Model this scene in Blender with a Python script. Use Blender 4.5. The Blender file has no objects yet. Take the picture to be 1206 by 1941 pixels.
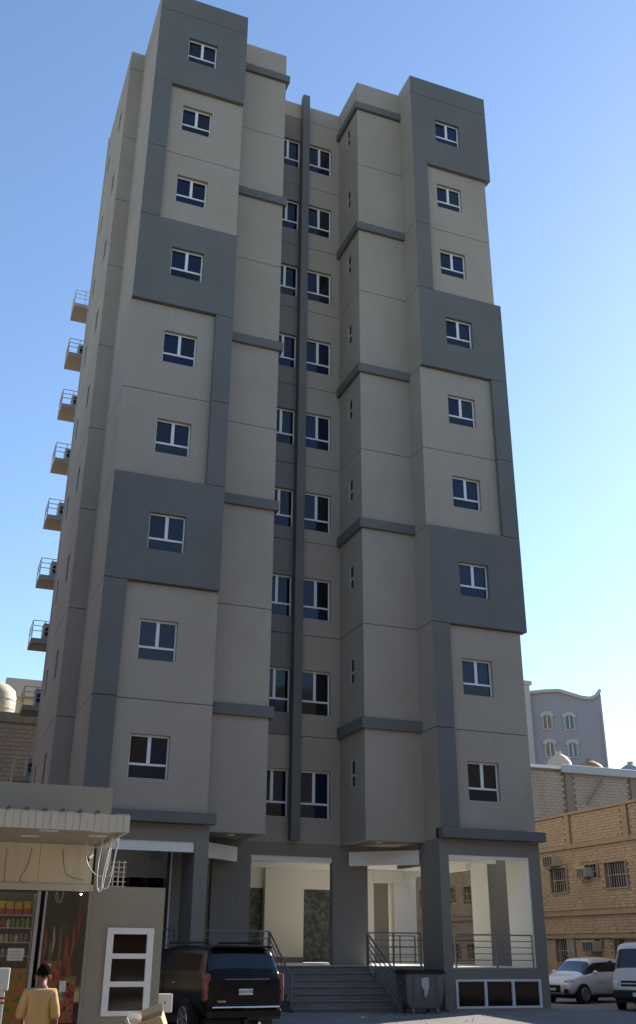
import bpy, bmesh, math, random
from mathutils import Vector, Matrix
random.seed(7)
sc = bpy.context.scene
COL = sc.collection
R = math.radians

# ---------------------------------------------------------------- camera, sky, sun
cam_d = bpy.data.cameras.new('camera')
cam = bpy.data.objects.new('camera', cam_d); COL.objects.link(cam); sc.camera = cam
_p, _y, _r = R(23.9148), R(20.9761), R(0.44364)
_f = Vector((math.sin(_y)*math.cos(_p), math.cos(_y)*math.cos(_p), math.sin(_p)))
_rt = Vector((math.cos(_y), -math.sin(_y), 0)); _up = _rt.cross(_f)
_rt2 = math.cos(_r)*_rt + math.sin(_r)*_up; _up2 = -math.sin(_r)*_rt + math.cos(_r)*_up
cam.matrix_world = Matrix(((_rt2.x, _up2.x, -_f.x, -14.1805), (_rt2.y, _up2.y, -_f.y, -26.7783),
                           (_rt2.z, _up2.z, -_f.z, -3.1975), (0, 0, 0, 1)))
cam_d.sensor_fit = 'VERTICAL'; cam_d.sensor_height = 24.0
cam_d.lens = 24.0*1873.52/1941.0
cam_d.clip_start = 0.1; cam_d.clip_end = 3000
AZ, EL = 27.0, 30.0            # the sun: degrees from +X towards +Y, elevation
world = bpy.data.worlds.new('World'); sc.world = world; world.use_nodes = True
nt = world.node_tree; bg = nt.nodes['Background']
sky = nt.nodes.new('ShaderNodeTexSky'); sky.sky_type = 'NISHITA'; sky.sun_disc = False
sky.sun_elevation = R(EL); sky.sun_rotation = R(90-AZ); sky.air_density = 1.0; sky.dust_density = 0.2; sky.ozone_density = 3.0
nt.links.new(sky.outputs[0], bg.inputs[0]); bg.inputs[1].default_value = 0.12
sd = bpy.data.lights.new('sun', 'SUN'); sd.energy = 5.0; sd.angle = R(0.5); sd.color = (1, 0.93, 0.82)
sun = bpy.data.objects.new('sun', sd); COL.objects.link(sun)
sdir = Vector((math.cos(R(AZ))*math.cos(R(EL)), math.sin(R(AZ))*math.cos(R(EL)), math.sin(R(EL))))
sun.rotation_euler = sdir.to_track_quat('Z', 'Y').to_euler(); sun.location = (30, 30, 60)
sc.view_settings.view_transform = 'Standard'; sc.view_settings.look = 'None'
sc.view_settings.gamma = 1.0; sc.view_settings.use_curve_mapping = False
sc.view_settings.exposure = 1.0

# ---------------------------------------------------------------- materials
def mat(name, c, rough=0.85, metal=0.0, var=0.12, vscale=1.2, bump=0.0, bscale=60.0, spec=0.3, c2=None, c2scale=2.5, streak=0.0, coat=0.0, speck=0.0):
    m = bpy.data.materials.new(name); m.use_nodes = True; t = m.node_tree; N = t.nodes; L = t.links
    b = N['Principled BSDF']; b.inputs['Roughness'].default_value = rough; b.inputs['Metallic'].default_value = metal
    b.inputs['Specular IOR Level'].default_value = spec; b.inputs['Coat Weight'].default_value = coat
    tc = N.new('ShaderNodeTexCoord')
    col = N.new('ShaderNodeRGB'); col.outputs[0].default_value = (*c, 1); cur = col.outputs[0]
    def mixin(fac, colr, mode='MIX'):
        nonlocal cur
        x = N.new('ShaderNodeMix'); x.data_type = 'RGBA'; x.blend_type = mode
        L.new(fac, x.inputs[0]); L.new(cur, x.inputs[6]); x.inputs[7].default_value = (*colr, 1); cur = x.outputs[2]
    def noise(scale, det=4, stretch=None, lo=0.4, hi=0.7, amt=1.0):
        mp = N.new('ShaderNodeMapping'); L.new(tc.outputs['Object'], mp.inputs[0])
        if stretch: mp.inputs['Scale'].default_value = stretch
        n = N.new('ShaderNodeTexNoise'); n.inputs['Scale'].default_value = scale; n.inputs['Detail'].default_value = det
        L.new(mp.outputs[0], n.inputs[0])
        r = N.new('ShaderNodeMapRange'); r.inputs[1].default_value = lo; r.inputs[2].default_value = hi; r.inputs[4].default_value = amt
        L.new(n.outputs[0], r.inputs[0]); return r.outputs[0]
    if c2: mixin(noise(c2scale, 5), c2)
    if var: mixin(noise(vscale, 6, None, 0.3, 0.75, var), tuple(x*0.45 for x in c)); 
    if streak: mixin(noise(3.0, 5, (2.2, 2.2, 0.18), 0.52, 0.8, streak), tuple(x*0.35 for x in c))
    if speck: mixin(noise(bscale*0.7, 3, None, 0.42, 0.7, speck), tuple(x*0.3 for x in c))
    L.new(cur, b.inputs['Base Color'])
    if bump:
        n = N.new('ShaderNodeTexNoise'); n.inputs['Scale'].default_value = bscale; n.inputs['Detail'].default_value = 5
        L.new(tc.outputs['Object'], n.inputs[0])
        bp = N.new('ShaderNodeBump'); bp.inputs['Strength'].default_value = bump; bp.inputs['Distance'].default_value = 0.02
        L.new(n.outputs[0], bp.inputs['Height']); L.new(bp.outputs[0], b.inputs['Normal'])
    return m
M = {}
M['pale'] = mat('pale_render', (0.425, 0.368, 0.295), 0.92, var=0.16, vscale=0.22, bump=0.4, bscale=45, streak=0.07, speck=0.2, spec=0.2, c2=(0.395, 0.335, 0.262), c2scale=0.5)
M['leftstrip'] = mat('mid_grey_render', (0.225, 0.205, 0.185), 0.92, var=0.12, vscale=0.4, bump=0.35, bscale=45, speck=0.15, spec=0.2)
M['dark'] = mat('grey_render', (0.176, 0.174, 0.160), 0.9, var=0.14, vscale=0.3, bump=0.4, bscale=45, streak=0.06, speck=0.2, spec=0.2, c2=(0.163, 0.160, 0.147), c2scale=0.6)
M['mid'] = mat('plinth_render', (0.262, 0.238, 0.20), 0.9, var=0.12, vscale=0.5, bump=0.35, bscale=45, streak=0.16, speck=0.12, spec=0.2)
M['cream'] = mat('cream_plaster', (0.88, 0.85, 0.76), 0.85, var=0.06, bump=0.1)
M['white_ceiling'] = mat('white_ceiling', (0.86, 0.85, 0.80), 0.9, var=0.05)
M['frame'] = mat('white_window_frame', (0.78, 0.77, 0.74), 0.45, var=0.06, spec=0.5)
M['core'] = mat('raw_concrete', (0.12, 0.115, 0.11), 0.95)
M['granite'] = mat('grey_granite', (0.21, 0.195, 0.18), 0.5, var=0.3, vscale=4, speck=0.4, bscale=90, spec=0.4, c2=(0.25, 0.235, 0.215), c2scale=1.4)
M['tile'] = mat('pale_floor_tile', (0.86, 0.84, 0.79), 0.35, var=0.04)
M['rail'] = mat('painted_steel', (0.2, 0.2, 0.205), 0.5, metal=0.2, var=0.15, spec=0.5)
M['brown'] = mat('brown_block', (0.40, 0.315, 0.235), 0.95, var=0.3, vscale=2.2, bump=0.6, bscale=25, c2=(0.46, 0.36, 0.26), c2scale=0.9, speck=0.2)
M['brown2'] = mat('dusty_brown_block', (0.37, 0.285, 0.205), 0.95, var=0.35, vscale=1.6, bump=0.6, bscale=25, c2=(0.43, 0.33, 0.23), c2scale=0.8)
M['mortar'] = mat('sand_mortar', (0.31, 0.235, 0.165), 0.98, var=0.3, bump=0.4)
M['brownconc'] = mat('stained_concrete', (0.31, 0.25, 0.19), 0.95, var=0.3, streak=0.4, bump=0.3)
M['beige'] = mat('beige_block', (0.48, 0.41, 0.32), 0.95, var=0.3, vscale=1.5, bump=0.5, bscale=25, c2=(0.38, 0.31, 0.24), c2scale=0.8)
M['beigemortar'] = mat('beige_mortar', (0.3, 0.25, 0.19), 0.95, var=0.3)
M['metal'] = mat('grey_sheet_metal', (0.42, 0.42, 0.41), 0.5, metal=0.5, var=0.15)
M['bluegrey'] = mat('blue_grey_render', (0.33, 0.335, 0.355), 0.92, var=0.08, vscale=0.4, bump=0.2, streak=0.1)
M['stonetrim'] = mat('pale_stone_trim', (0.5, 0.47, 0.42), 0.85, var=0.1)
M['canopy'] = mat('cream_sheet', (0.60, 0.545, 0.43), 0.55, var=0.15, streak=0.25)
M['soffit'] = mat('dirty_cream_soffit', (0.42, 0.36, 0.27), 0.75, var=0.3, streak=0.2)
M['signcream'] = mat('cream_sign_panel', (0.74, 0.63, 0.44), 0.7, var=0.2, streak=0.3)
M['shopwall'] = mat('taupe_render', (0.33, 0.295, 0.23), 0.92, var=0.12, bump=0.4, bscale=50, speck=0.15)
M['black'] = mat('black_plastic', (0.015, 0.015, 0.016), 0.5, var=0)
M['tyre'] = mat('tyre_rubber', (0.02, 0.02, 0.02), 0.85, var=0.2)
M['chrome'] = mat('chrome', (0.7, 0.7, 0.7), 0.15, metal=1.0, var=0)
M['alloy'] = mat('alloy_rim', (0.35, 0.36, 0.37), 0.3, metal=0.9, var=0)
M['carblack'] = mat('black_car_paint', (0.005, 0.005, 0.007), 0.22, var=0.0, spec=0.2, coat=0.0, c2=(0.012, 0.011, 0.010), c2scale=3)
M['carwhite'] = mat('white_car_paint', (0.68, 0.67, 0.64), 0.35, var=0.05, spec=0.5, coat=0.5)
M['vanwhite'] = mat('cream_van_paint', (0.66, 0.62, 0.54), 0.35, var=0.06, spec=0.5, coat=0.4)
M['redlamp'] = mat('red_lens', (0.16, 0.012, 0.016), 0.15, var=0, spec=0.6, coat=0.6)
M['clearlamp'] = mat('clear_lens', (0.55, 0.55, 0.55), 0.12, var=0, spec=0.7, coat=0.6)
M['plate'] = mat('number_plate_white', (0.62, 0.62, 0.58), 0.5, var=0.1)
M['ink'] = mat('black_ink', (0.02, 0.02, 0.02), 0.6, var=0)
M['bin'] = mat('dull_grey_bin_steel', (0.19, 0.195, 0.19), 0.6, metal=0.3, var=0.45, vscale=4, streak=0.4)
M['smear'] = mat('white_paint_smear', (0.55, 0.55, 0.55), 0.8, var=0.2, vscale=8)
M['cardboard'] = mat('cardboard', (0.56, 0.42, 0.27), 0.9, var=0.15, vscale=5)
M['offwhite'] = mat('offwhite_board', (0.62, 0.58, 0.5), 0.8, var=0.12)
M['skin'] = mat('skin', (0.22, 0.11, 0.065), 0.6, var=0.1)
M['hair'] = mat('black_hair', (0.010, 0.008, 0.007), 0.95, var=0.1, spec=0.02, bump=1.0, bscale=120)
M['shirt'] = mat('mustard_shirt', (0.52, 0.33, 0.13), 0.9, var=0.2, vscale=5, bump=0.5, bscale=14)
M['trousers'] = mat('dark_trousers', (0.03, 0.03, 0.035), 0.9)
M['cable'] = mat('white_cable', (0.6, 0.58, 0.54), 0.5, var=0.1)
M['wirecable'] = mat('dark_wire', (0.12, 0.09, 0.07), 0.7, var=0.1)
M['tankwhite'] = mat('cream_tank', (0.62, 0.55, 0.42), 0.6, var=0.25, streak=0.3)
M['tankbrown'] = mat('brown_tank', (0.33, 0.2, 0.12), 0.7, var=0.25)
M['ac'] = mat('ac_casing', (0.42, 0.4, 0.36), 0.6, var=0.35, streak=0.4)
M['acdark'] = mat('ac_grille', (0.04, 0.04, 0.04), 0.7, var=0.2)
M['green'] = mat('green_hose', (0.03, 0.16, 0.07), 0.6)
M['red'] = mat('red_print', (0.45, 0.03, 0.03), 0.6)
M['cushion'] = mat('olive_sack', (0.2, 0.17, 0.06), 0.95, var=0.4, vscale=8, bump=0.8)

def glass_mat(name, c, rough=0.04, ior=1.9, wave=0.0):
    m = bpy.data.materials.new(name); m.use_nodes = True; t = m.node_tree; N = t.nodes; b = N['Principled BSDF']
    b.inputs['Base Color'].default_value = (*c, 1); b.inputs['Roughness'].default_value = rough
    b.inputs['IOR'].default_value = ior
    if wave:
        tc = N.new('ShaderNodeTexCoord'); n = N.new('ShaderNodeTexNoise'); n.inputs['Scale'].default_value = 1.3
        bp = N.new('ShaderNodeBump'); bp.inputs['Strength'].default_value = wave; bp.inputs['Distance'].default_value = 0.01
        t.links.new(tc.outputs['Object'], n.inputs[0]); t.links.new(n.outputs[0], bp.inputs['Height']); t.links.new(bp.outputs[0], b.inputs['Normal'])
    return m
GL = [glass_mat('tinted_glass_a', (0.004, 0.010, 0.040), 0.04, 1.5, 0.25), glass_mat('tinted_glass_b', (0.005, 0.010, 0.034), 0.05, 1.48, 0.25),
      glass_mat('tinted_glass_c', (0.002, 0.004, 0.010), 0.03, 1.52, 0.25), glass_mat('tinted_glass_d', (0.008, 0.014, 0.038), 0.06, 1.5, 0.25)]
def curtained(name, a, b_, sc_):
    m = glass_mat(name, a, 0.05, 1.5); t = m.node_tree; N = t.nodes; b = N['Principled BSDF']
    tc = N.new('ShaderNodeTexCoord'); w = N.new('ShaderNodeTexWave'); w.bands_direction = 'X'; w.inputs['Scale'].default_value = sc_; w.inputs['Distortion'].default_value = 1.5
    r = N.new('ShaderNodeMix'); r.data_type = 'RGBA'; r.inputs[6].default_value = (*a, 1); r.inputs[7].default_value = (*b_, 1)
    t.links.new(tc.outputs['Object'], w.inputs[0]); t.links.new(w.outputs[1], r.inputs[0]); t.links.new(r.outputs[2], b.inputs['Base Color']); return m
GL += [curtained('glass_over_curtain_a', (0.006, 0.009, 0.016), (0.03, 0.036, 0.045), 7), curtained('glass_over_curtain_b', (0.004, 0.006, 0.012), (0.018, 0.02, 0.022), 11)]
M['carglass'] = glass_mat('car_glass', (0.006, 0.008, 0.014), 0.05, 1.55)
M['lightcarglass'] = glass_mat('pale_car_glass', (0.03, 0.045, 0.055), 0.05, 1.7)
M['brownglass'] = glass_mat('brown_glass', (0.014, 0.007, 0.004), 0.08, 1.33, 0.3)
def filmdoor():
    m = mat('scuffed_film_glass', (0.06, 0.063, 0.06), 0.35, var=0.0, c2=(0.17, 0.18, 0.17), c2scale=7)
    return m
M['filmdoor'] = filmdoor()
def clearglass():
    m = bpy.data.materials.new('shop_window_glass'); m.use_nodes = True; t = m.node_tree; N = t.nodes
    for n in list(N): 
        if n.type != 'OUTPUT_MATERIAL': N.remove(n)
    o = [n for n in N if n.type == 'OUTPUT_MATERIAL'][0]
    a = N.new('ShaderNodeBsdfTransparent'); g = N.new('ShaderNodeBsdfGlossy'); g.inputs['Roughness'].default_value = 0.03
    fr = N.new('ShaderNodeFresnel'); fr.inputs[0].default_value = 1.6
    mx = N.new('ShaderNodeMixShader'); t.links.new(fr.outputs[0], mx.inputs[0]); t.links.new(a.outputs[0], mx.inputs[1]); t.links.new(g.outputs[0], mx.inputs[2])
    t.links.new(mx.outputs[0], o.inputs[0]); return m
M['clear'] = clearglass()
def poster(name, cols, scale=6.0, seed=0.0):
    m = bpy.data.materials.new(name); m.use_nodes = True; t = m.node_tree; N = t.nodes; b = N['Principled BSDF']
    tc = N.new('ShaderNodeTexCoord'); mp = N.new('ShaderNodeMapping'); mp.inputs['Location'].default_value = (seed, seed*2, seed*3)
    n = N.new('ShaderNodeTexNoise'); n.inputs['Scale'].default_value = scale; n.inputs['Detail'].default_value = 3; n.inputs['Distortion'].default_value = 1.2
    r = N.new('ShaderNodeValToRGB'); r.color_ramp.interpolation = 'EASE'
    t.links.new(tc.outputs['Object'], mp.inputs[0]); t.links.new(mp.outputs[0], n.inputs[0]); t.links.new(n.outputs[0], r.inputs[0]); t.links.new(r.outputs[0], b.inputs['Base Color'])
    e = r.color_ramp.elements
    while len(e) < len(cols): e.new(0.5)
    for i, c in enumerate(cols):
        e[i].position = 0.3+0.4*i/(len(cols)-1); e[i].color = (*c, 1)
    b.inputs['Roughness'].default_value = 0.5; return m
M['flowers'] = poster('flower_print', [(0.012, 0.072, 0.006), (0.072, 0.168, 0.012), (0.330, 0.120, 0.012), (0.360, 0.060, 0.072), (0.300, 0.210, 0.018)], 5.5)
M['meat'] = poster('meat_print', [(0.012, 0.006, 0.006), (0.180, 0.012, 0.012), (0.300, 0.072, 0.024), (0.072, 0.120, 0.012), (0.300, 0.240, 0.180)], 9, 3)
M['petal'] = poster('orange_petal_print', [(0.012, 0.006, 0.006), (0.210, 0.024, 0.012), (0.300, 0.060, 0.018), (0.360, 0.120, 0.048)], 12, 7)
M['clutter'] = poster('dim_goods', [(0.005, 0.005, 0.006), (0.030, 0.012, 0.012), (0.012, 0.018, 0.021), (0.072, 0.012, 0.012), (0.048, 0.042, 0.036)], 5, 5)

def emit(name, c, s):
    m = bpy.data.materials.new(name); m.use_nodes = True; b = m.node_tree.nodes['Principled BSDF']
    b.inputs['Emission Color'].default_value = (*c, 1); b.inputs['Emission Strength'].default_value = s; return m

# ---------------------------------------------------------------- helpers
def new_obj(name, mesh, parent=None, world=True):
    o = bpy.data.objects.new(name, mesh); COL.objects.link(o)
    if parent:
        o.parent = parent
        if world: o.location = tuple(-v for v in root_loc(parent))
    return o
def root_loc(p):
    v = Vector(p.location); q = p.parent
    while q: v += Vector(q.location); q = q.parent
    return v
def build(name, bm, m, parent=None, world=True, smooth=False, recalc=True):
    if recalc: bmesh.ops.recalc_face_normals(bm, faces=bm.faces)
    me = bpy.data.meshes.new(name); bm.to_mesh(me); bm.free()
    for x in (m if isinstance(m, (list, tuple)) else [m]): me.materials.append(x)
    if smooth: me.shade_smooth()
    return new_obj(name, me, parent, world)
def tag(o, label=None, cat=None, group=None, kind=None):
    if label: o['label'] = label
    if cat: o['category'] = cat
    if group: o['group'] = group
    if kind: o['kind'] = kind
    return o
def thing(name, label, cat, loc=(0, 0, 0), rz=0.0, group=None, s=1.0):
    o = bpy.data.objects.new(name, None); COL.objects.link(o); o.location = loc; o.rotation_euler = (0, 0, rz); o.scale = (s, s, s)
    o.empty_display_size = 0.2
    return tag(o, label, cat, group)
def BM(): return bmesh.new()
def box(bm, a, b, bev=0.0, mi=0):
    x0, y0, z0 = a; x1, y1, z1 = b
    vs = [bm.verts.new(p) for p in ((x0,y0,z0),(x1,y0,z0),(x1,y1,z0),(x0,y1,z0),(x0,y0,z1),(x1,y0,z1),(x1,y1,z1),(x0,y1,z1))]
    fs = [bm.faces.new([vs[i] for i in f]) for f in ((0,3,2,1),(4,5,6,7),(0,1,5,4),(1,2,6,5),(2,3,7,6),(3,0,4,7))]
    for f in fs: f.material_index = mi
    if bev:
        es = {e for f in fs for e in f.edges}
        bmesh.ops.bevel(bm, geom=list(es), offset=bev, segments=1, affect='EDGES')
    return vs
def tube(bm, pts, r, n=8, cap=True):
    pts = [Vector(p) for p in pts]; rings = []
    for i, p in enumerate(pts):
        d = (pts[min(i+1, len(pts)-1)]-pts[max(i-1, 0)]).normalized()
        a = d.orthogonal() if i == 0 else (prev - d*prev.dot(d))
        a.normalize(); prev = a.copy(); b2 = d.cross(a)
        rr = r[i] if isinstance(r, (list, tuple)) else r
        rings.append([bm.verts.new(p+(a*math.cos(2*math.pi*k/n)+b2*math.sin(2*math.pi*k/n))*rr) for k in range(n)])
    for i in range(len(rings)-1):
        for k in range(n): bm.faces.new((rings[i][k], rings[i][(k+1) % n], rings[i+1][(k+1) % n], rings[i+1][k]))
    if cap: bm.faces.new(rings[0][::-1]); bm.faces.new(rings[-1])
def bar(bm, a, b, w, h=None):   # square bar between two points
    a = Vector(a); b = Vector(b); d = (b-a).normalized(); h = h or w
    s = d.cross(Vector((0, 0, 1)))
    if s.length < 1e-3: s = Vector((1, 0, 0))
    s.normalize(); u = s.cross(d).normalized()
    vs = []
    for p in (a, b):
        for i, j in ((-1, -1), (1, -1), (1, 1), (-1, 1)): vs.append(bm.verts.new(p+s*(i*w/2)+u*(j*h/2)))
    for f in ((0,1,2,3),(7,6,5,4),(0,4,5,1),(1,5,6,2),(2,6,7,3),(3,7,4,0)): bm.faces.new([vs[i] for i in f])
def wall(bm, u0, u1, w0, w1, fmap, d0, d1, holes=(), side_mi=(0, 0), bot_mi=0, hole_mi=0):
    """slab on the (u,w) grid between depths d0 and d1; fmap(u,w,d) -> point; holes = (ua,ub,wa,wb)"""
    us = sorted({u0, u1, *[h[0] for h in holes], *[h[1] for h in holes]}); us = [u for u in us if u0 <= u <= u1]
    ws = sorted({w0, w1, *[h[2] for h in holes], *[h[3] for h in holes]}); ws = [w for w in ws if w0 <= w <= w1]
    cache = {}
    def v(u, w, d):
        k = (u, w, d)
        if k not in cache: cache[k] = bm.verts.new(fmap(u, w, d))
        return cache[k]
    nu, nw = len(us)-1, len(ws)-1
    def solid(i, j):
        if not (0 <= i < nu and 0 <= j < nw): return False
        cu = (us[i]+us[i+1])/2; cw = (ws[j]+ws[j+1])/2
        return not any(h[0] < cu < h[1] and h[2] < cw < h[3] for h in holes)
    for i in range(nu):
        for j in range(nw):
            if not solid(i, j): continue
            a, b, c, d = us[i], us[i+1], ws[j], ws[j+1]
            bm.faces.new((v(a,c,d0), v(b,c,d0), v(b,d,d0), v(a,d,d0)))
            bm.faces.new((v(a,c,d1), v(a,d,d1), v(b,d,d1), v(b,c,d1)))
            for (di, dj, p, q) in ((-1,0,(a,c),(a,d)), (1,0,(b,c),(b,d)), (0,-1,(a,c),(b,c)), (0,1,(a,d),(b,d))):
                if not solid(i+di, j+dj):
                    f = bm.faces.new((v(*p,d0), v(*q,d0), v(*q,d1), v(*p,d1)))
                    if di == -1 and i == 0: f.material_index = side_mi[0]
                    elif di == 1 and i == nu-1: f.material_index = side_mi[1]
                    elif dj == -1 and j == 0: f.material_index = bot_mi
                    elif 0 <= i+di < nu and 0 <= j+dj < nw: f.material_index = hole_mi
def front(y): return lambda u, w, d: (u, y+d, w)       # facade facing -Y
def leftside(x): return lambda u, w, d: (x+d, u, w)     # facade facing -X
def circle_pts(c, r, n, ax='y'):
    return [(c[0]+r*math.cos(2*math.pi*k/n), c[1], c[2]+r*math.sin(2*math.pi*k/n)) if ax == 'y' else
            (c[0], c[1]+r*math.cos(2*math.pi*k/n), c[2]+r*math.sin(2*math.pi*k/n)) for k in range(n)]
def cyl(bm, a, b, r, n=20, r2=None): tube(bm, [a, b], [r, r if r2 is None else r2], n)

# ---------------------------------------------------------------- ground
GZ = -4.69
def gz(x, y):
    t = min(max((-0.8-y)/12.0, 0), 1)
    return GZ - 0.30*t*t*(3-2*t)
bm = BM()
xs = [-900, -300, -120, -60, -40]+[-30+i*1.5 for i in range(41)]+[45, 80, 150, 400, 900]
ys = [-900, -300, -120, -60, -40]+[-30+i*1.5 for i in range(27)]+[14, 20, 40, 80, 200, 500, 900]
G = [[bm.verts.new((x, y, gz(x, y)+(random.uniform(-.008, .008) if abs(x) < 31 and y < 9 else 0))) for y in ys] for x in xs]
for i in range(len(xs)-1):
    for j in range(len(ys)-1): bm.faces.new((G[i][j], G[i+1][j], G[i+1][j+1], G[i][j+1]))
M['ground'] = mat('dusty_ground', (0.29, 0.268, 0.245), 0.95, var=0.5, vscale=0.9, bump=0.7, bscale=22, c2=(0.19, 0.178, 0.17), c2scale=0.3, speck=0.45)
tag(build('ground', bm, M['ground'], smooth=True), kind='structure')

# ---------------------------------------------------------------- the tower
L = [0.0, 3.05, 6.4, 9.75, 12.70, 15.96, 19.37, 22.4, 25.48, 29.05]   # joint levels
WK = [None]+[0.94+3.23*(k-1) for k in range(1, 10)]                   # window sill levels
TOP, BT, CT = 29.96, 29.88, 29.87
tower = thing('apartment_tower', 'ten storey grey and taupe apartment tower with white framed windows and open columned ground floor', 'building', (-3.5, 5, GZ))
g2 = 0.011
def T(name, bm, m, **k): return build(name, bm, m, tower, **k)

# windows: a frame with two casements over a low fixed pane
def win_mesh(w, h, low=0.26):
    fw, d = 0.05, 0.06
    zt = h*low
    bm = BM()
    box(bm, (0, 0, 0), (w, d, fw*.55)); box(bm, (0, 0, h-fw), (w, d, h))
    box(bm, (0, 0, fw*.55), (fw*.75, d, h-fw)); box(bm, (w-fw*.9, 0, fw*.55), (w, d, h-fw))
    box(bm, (fw*.75, 0, zt-fw*.6), (w-fw*.9, d, zt+fw*.6))
    box(bm, (w/2-fw*.95, -0.008, zt+fw*.6), (w/2+fw*.95, d-.004, h-fw))
    bmesh.ops.recalc_face_normals(bm, faces=bm.faces)
    me = bpy.data.meshes.new('window'); bm.to_mesh(me); bm.free(); me.materials.append(M['frame'])
    panes = []
    for (a, b, c, e) in ((fw*.75, w/2-fw*.95, zt+fw*.6, h-fw), (w/2+fw*.95, w-fw*.9, zt+fw*.6, h-fw), (fw*.75, w-fw*.9, fw*.55, zt-fw*.6)):
        pm = BM(); box(pm, (0, 0, 0), (b-a, 0.012, e-c)); bmesh.ops.recalc_face_normals(pm, faces=pm.faces)
        m2 = bpy.data.meshes.new('pane'); pm.to_mesh(m2); pm.free(); m2.materials.append(GL[0]); panes.append((m2, (a, 0.03, c)))
    return me, panes
WM = win_mesh(1.09, 1.17, .33); WC = win_mesh(1.04, 1.45, 0.31); WCL = win_mesh(1.04, 1.45, 0.31)
def put_window(kind, x, y, z, rz=0.0):
    me, panes = kind
    o = bpy.data.objects.new('window', me); COL.objects.link(o); o.parent = tower
    o.location = Vector((x, y, z))-Vector(tower.location); o.rotation_euler = (0, 0, rz)
    for m2, p in panes:
        q = bpy.data.objects.new('pane', m2); COL.objects.link(q); q.parent = o; q.location = p
        q.rotation_euler = (R(random.uniform(-.5, .5)), 0, R(random.uniform(-.7, .7)))
        q.material_slots[0].link = 'OBJECT'; q.material_slots[0].material = random.choice(GL)
    return o

RC = 0.15      # recess of the pale panels behind the grey boxes
def tower_front(x0, x1, yf, strip_low, strip_mid, x1pale, wx, x1dark):
    """strip_low: (xa,xb) grey strip of the lowest and top groups, strip_mid: of the middle group"""
    for k in range(1, 10):
        z0, z1 = L[k-1]+g2, (L[k]-g2 if k < 9 else L[9]-g2)
        hole = (wx, wx+1.09, WK[k], WK[k]+1.17)
        if k in (3, 6, 9):
            bm = BM(); wall(bm, x0, x1dark, z0 if k != 9 else L[8]-.0, z1, front(yf), 0, .34, [hole], side_mi=(1, 0))
            T('wall_panel', bm, [M['dark'], M['pale']])
            put_window(WM, wx, yf+0.12, WK[k])
            if k == 9:
                bm = BM(); wall(bm, x0, x1dark, L[9]+g2, TOP, front(yf), 0, .34, [], side_mi=(1, 0)); T('wall_panel', bm, [M['dark'], M['pale']])
        else:
            if k == 1: z0 = L[0]+0.12
            bm = BM(); xr = x1pale; wall(bm, x0, xr, z0, z1, front(yf+RC), 0, .2, [hole], side_mi=(0, 0)); T('wall_panel', bm, M['pale'])
            put_window(WM, wx, yf+RC+0.12, WK[k])
            a, b = strip_mid if k in (4, 5) else strip_low
            bm = BM(); box(bm, (a, yf, z0), (b, yf+RC-.002, z1))
            for f in bm.faces:
                if f.calc_center_median().x < a+1e-4: f.material_index = 1
            T('wall_strip', bm, [M['dark'], M['pale'] if a == x0 else M['dark']])
    bm = BM(); box(bm, (x0-.0, yf-0.12, -0.17), (x1pale+.2, yf+RC, L[0]+0.115), .012); T('ledge', bm, M['dark'])

LX0, LX1, LYF = -10.42, -7.05, -0.19
RX0, RX1, RYF = 0.0, 3.49, 0.0
tower_front(LX0, LX1, LYF, (LX0, -9.76), (-7.63, LX1), LX1, -9.27, LX1)
tower_front(RX0, RX1, RYF, (RX0, 0.63), (2.85, RX1), 3.31, 1.08, RX1)
# cores behind the panels
BY_L, BY_R, CY = 0.90, 1.07, 3.04
for (a, b) in (((LX0+.03, LYF+.4, -.15), (LX1-.02, 14, TOP-.8)), ((RX0+.03, RYF+.4, -.15), (3.28, 14, TOP-.8)),
               ((-7.0, BY_L+.25, -.15), (-5.12, 14, BT-.8)), ((-1.88, BY_R+.25, -.15), (-.02, 14, BT-.8)), ((-5.1, CY+.25, .5), (-1.9, 14, CT-.8)),
               ((-10.91, CY+.25, -.15), (-10.45, 8.0, TOP-.8)), ((-9.5, 14.01, -4.6), (-3.0, 22, TOP-.8)), ((-2.99, 14.01, -.15), (3.2, 22, TOP-.8)), ((3.3, 3.3, -.15), (3.95, 14, TOP-.8))):
    bm = BM(); box(bm, a, b); T('structural_core', bm, M['core'])
for (a, b) in (((LX0+.25, LYF+.34, TOP-.8), (LX1, LYF+.5, TOP-.01)),):
    pass
# side walls, storey by storey
def side(x, ya, yb, levels, holes_for=None, m='pale', th=.2, ztop=TOP, zb=-0.17):
    lv = [zb]+[l for l in levels]+[ztop]
    for i in range(len(lv)-1):
        z0 = lv[i]+(g2 if i else 0); z1 = lv[i+1]-(g2 if i < len(lv)-2 else 0)
        hs = holes_for(z0, z1) if holes_for else []
        bm = BM(); wall(bm, ya, yb, z0, z1, leftside(x), 0, th, hs); T('wall_panel', bm, M[m])
side(LX0, LYF+.345, CY, L[1:], th=.02)
side(RX0, RYF+.345, BY_R, L[1:], th=.02)
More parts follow.
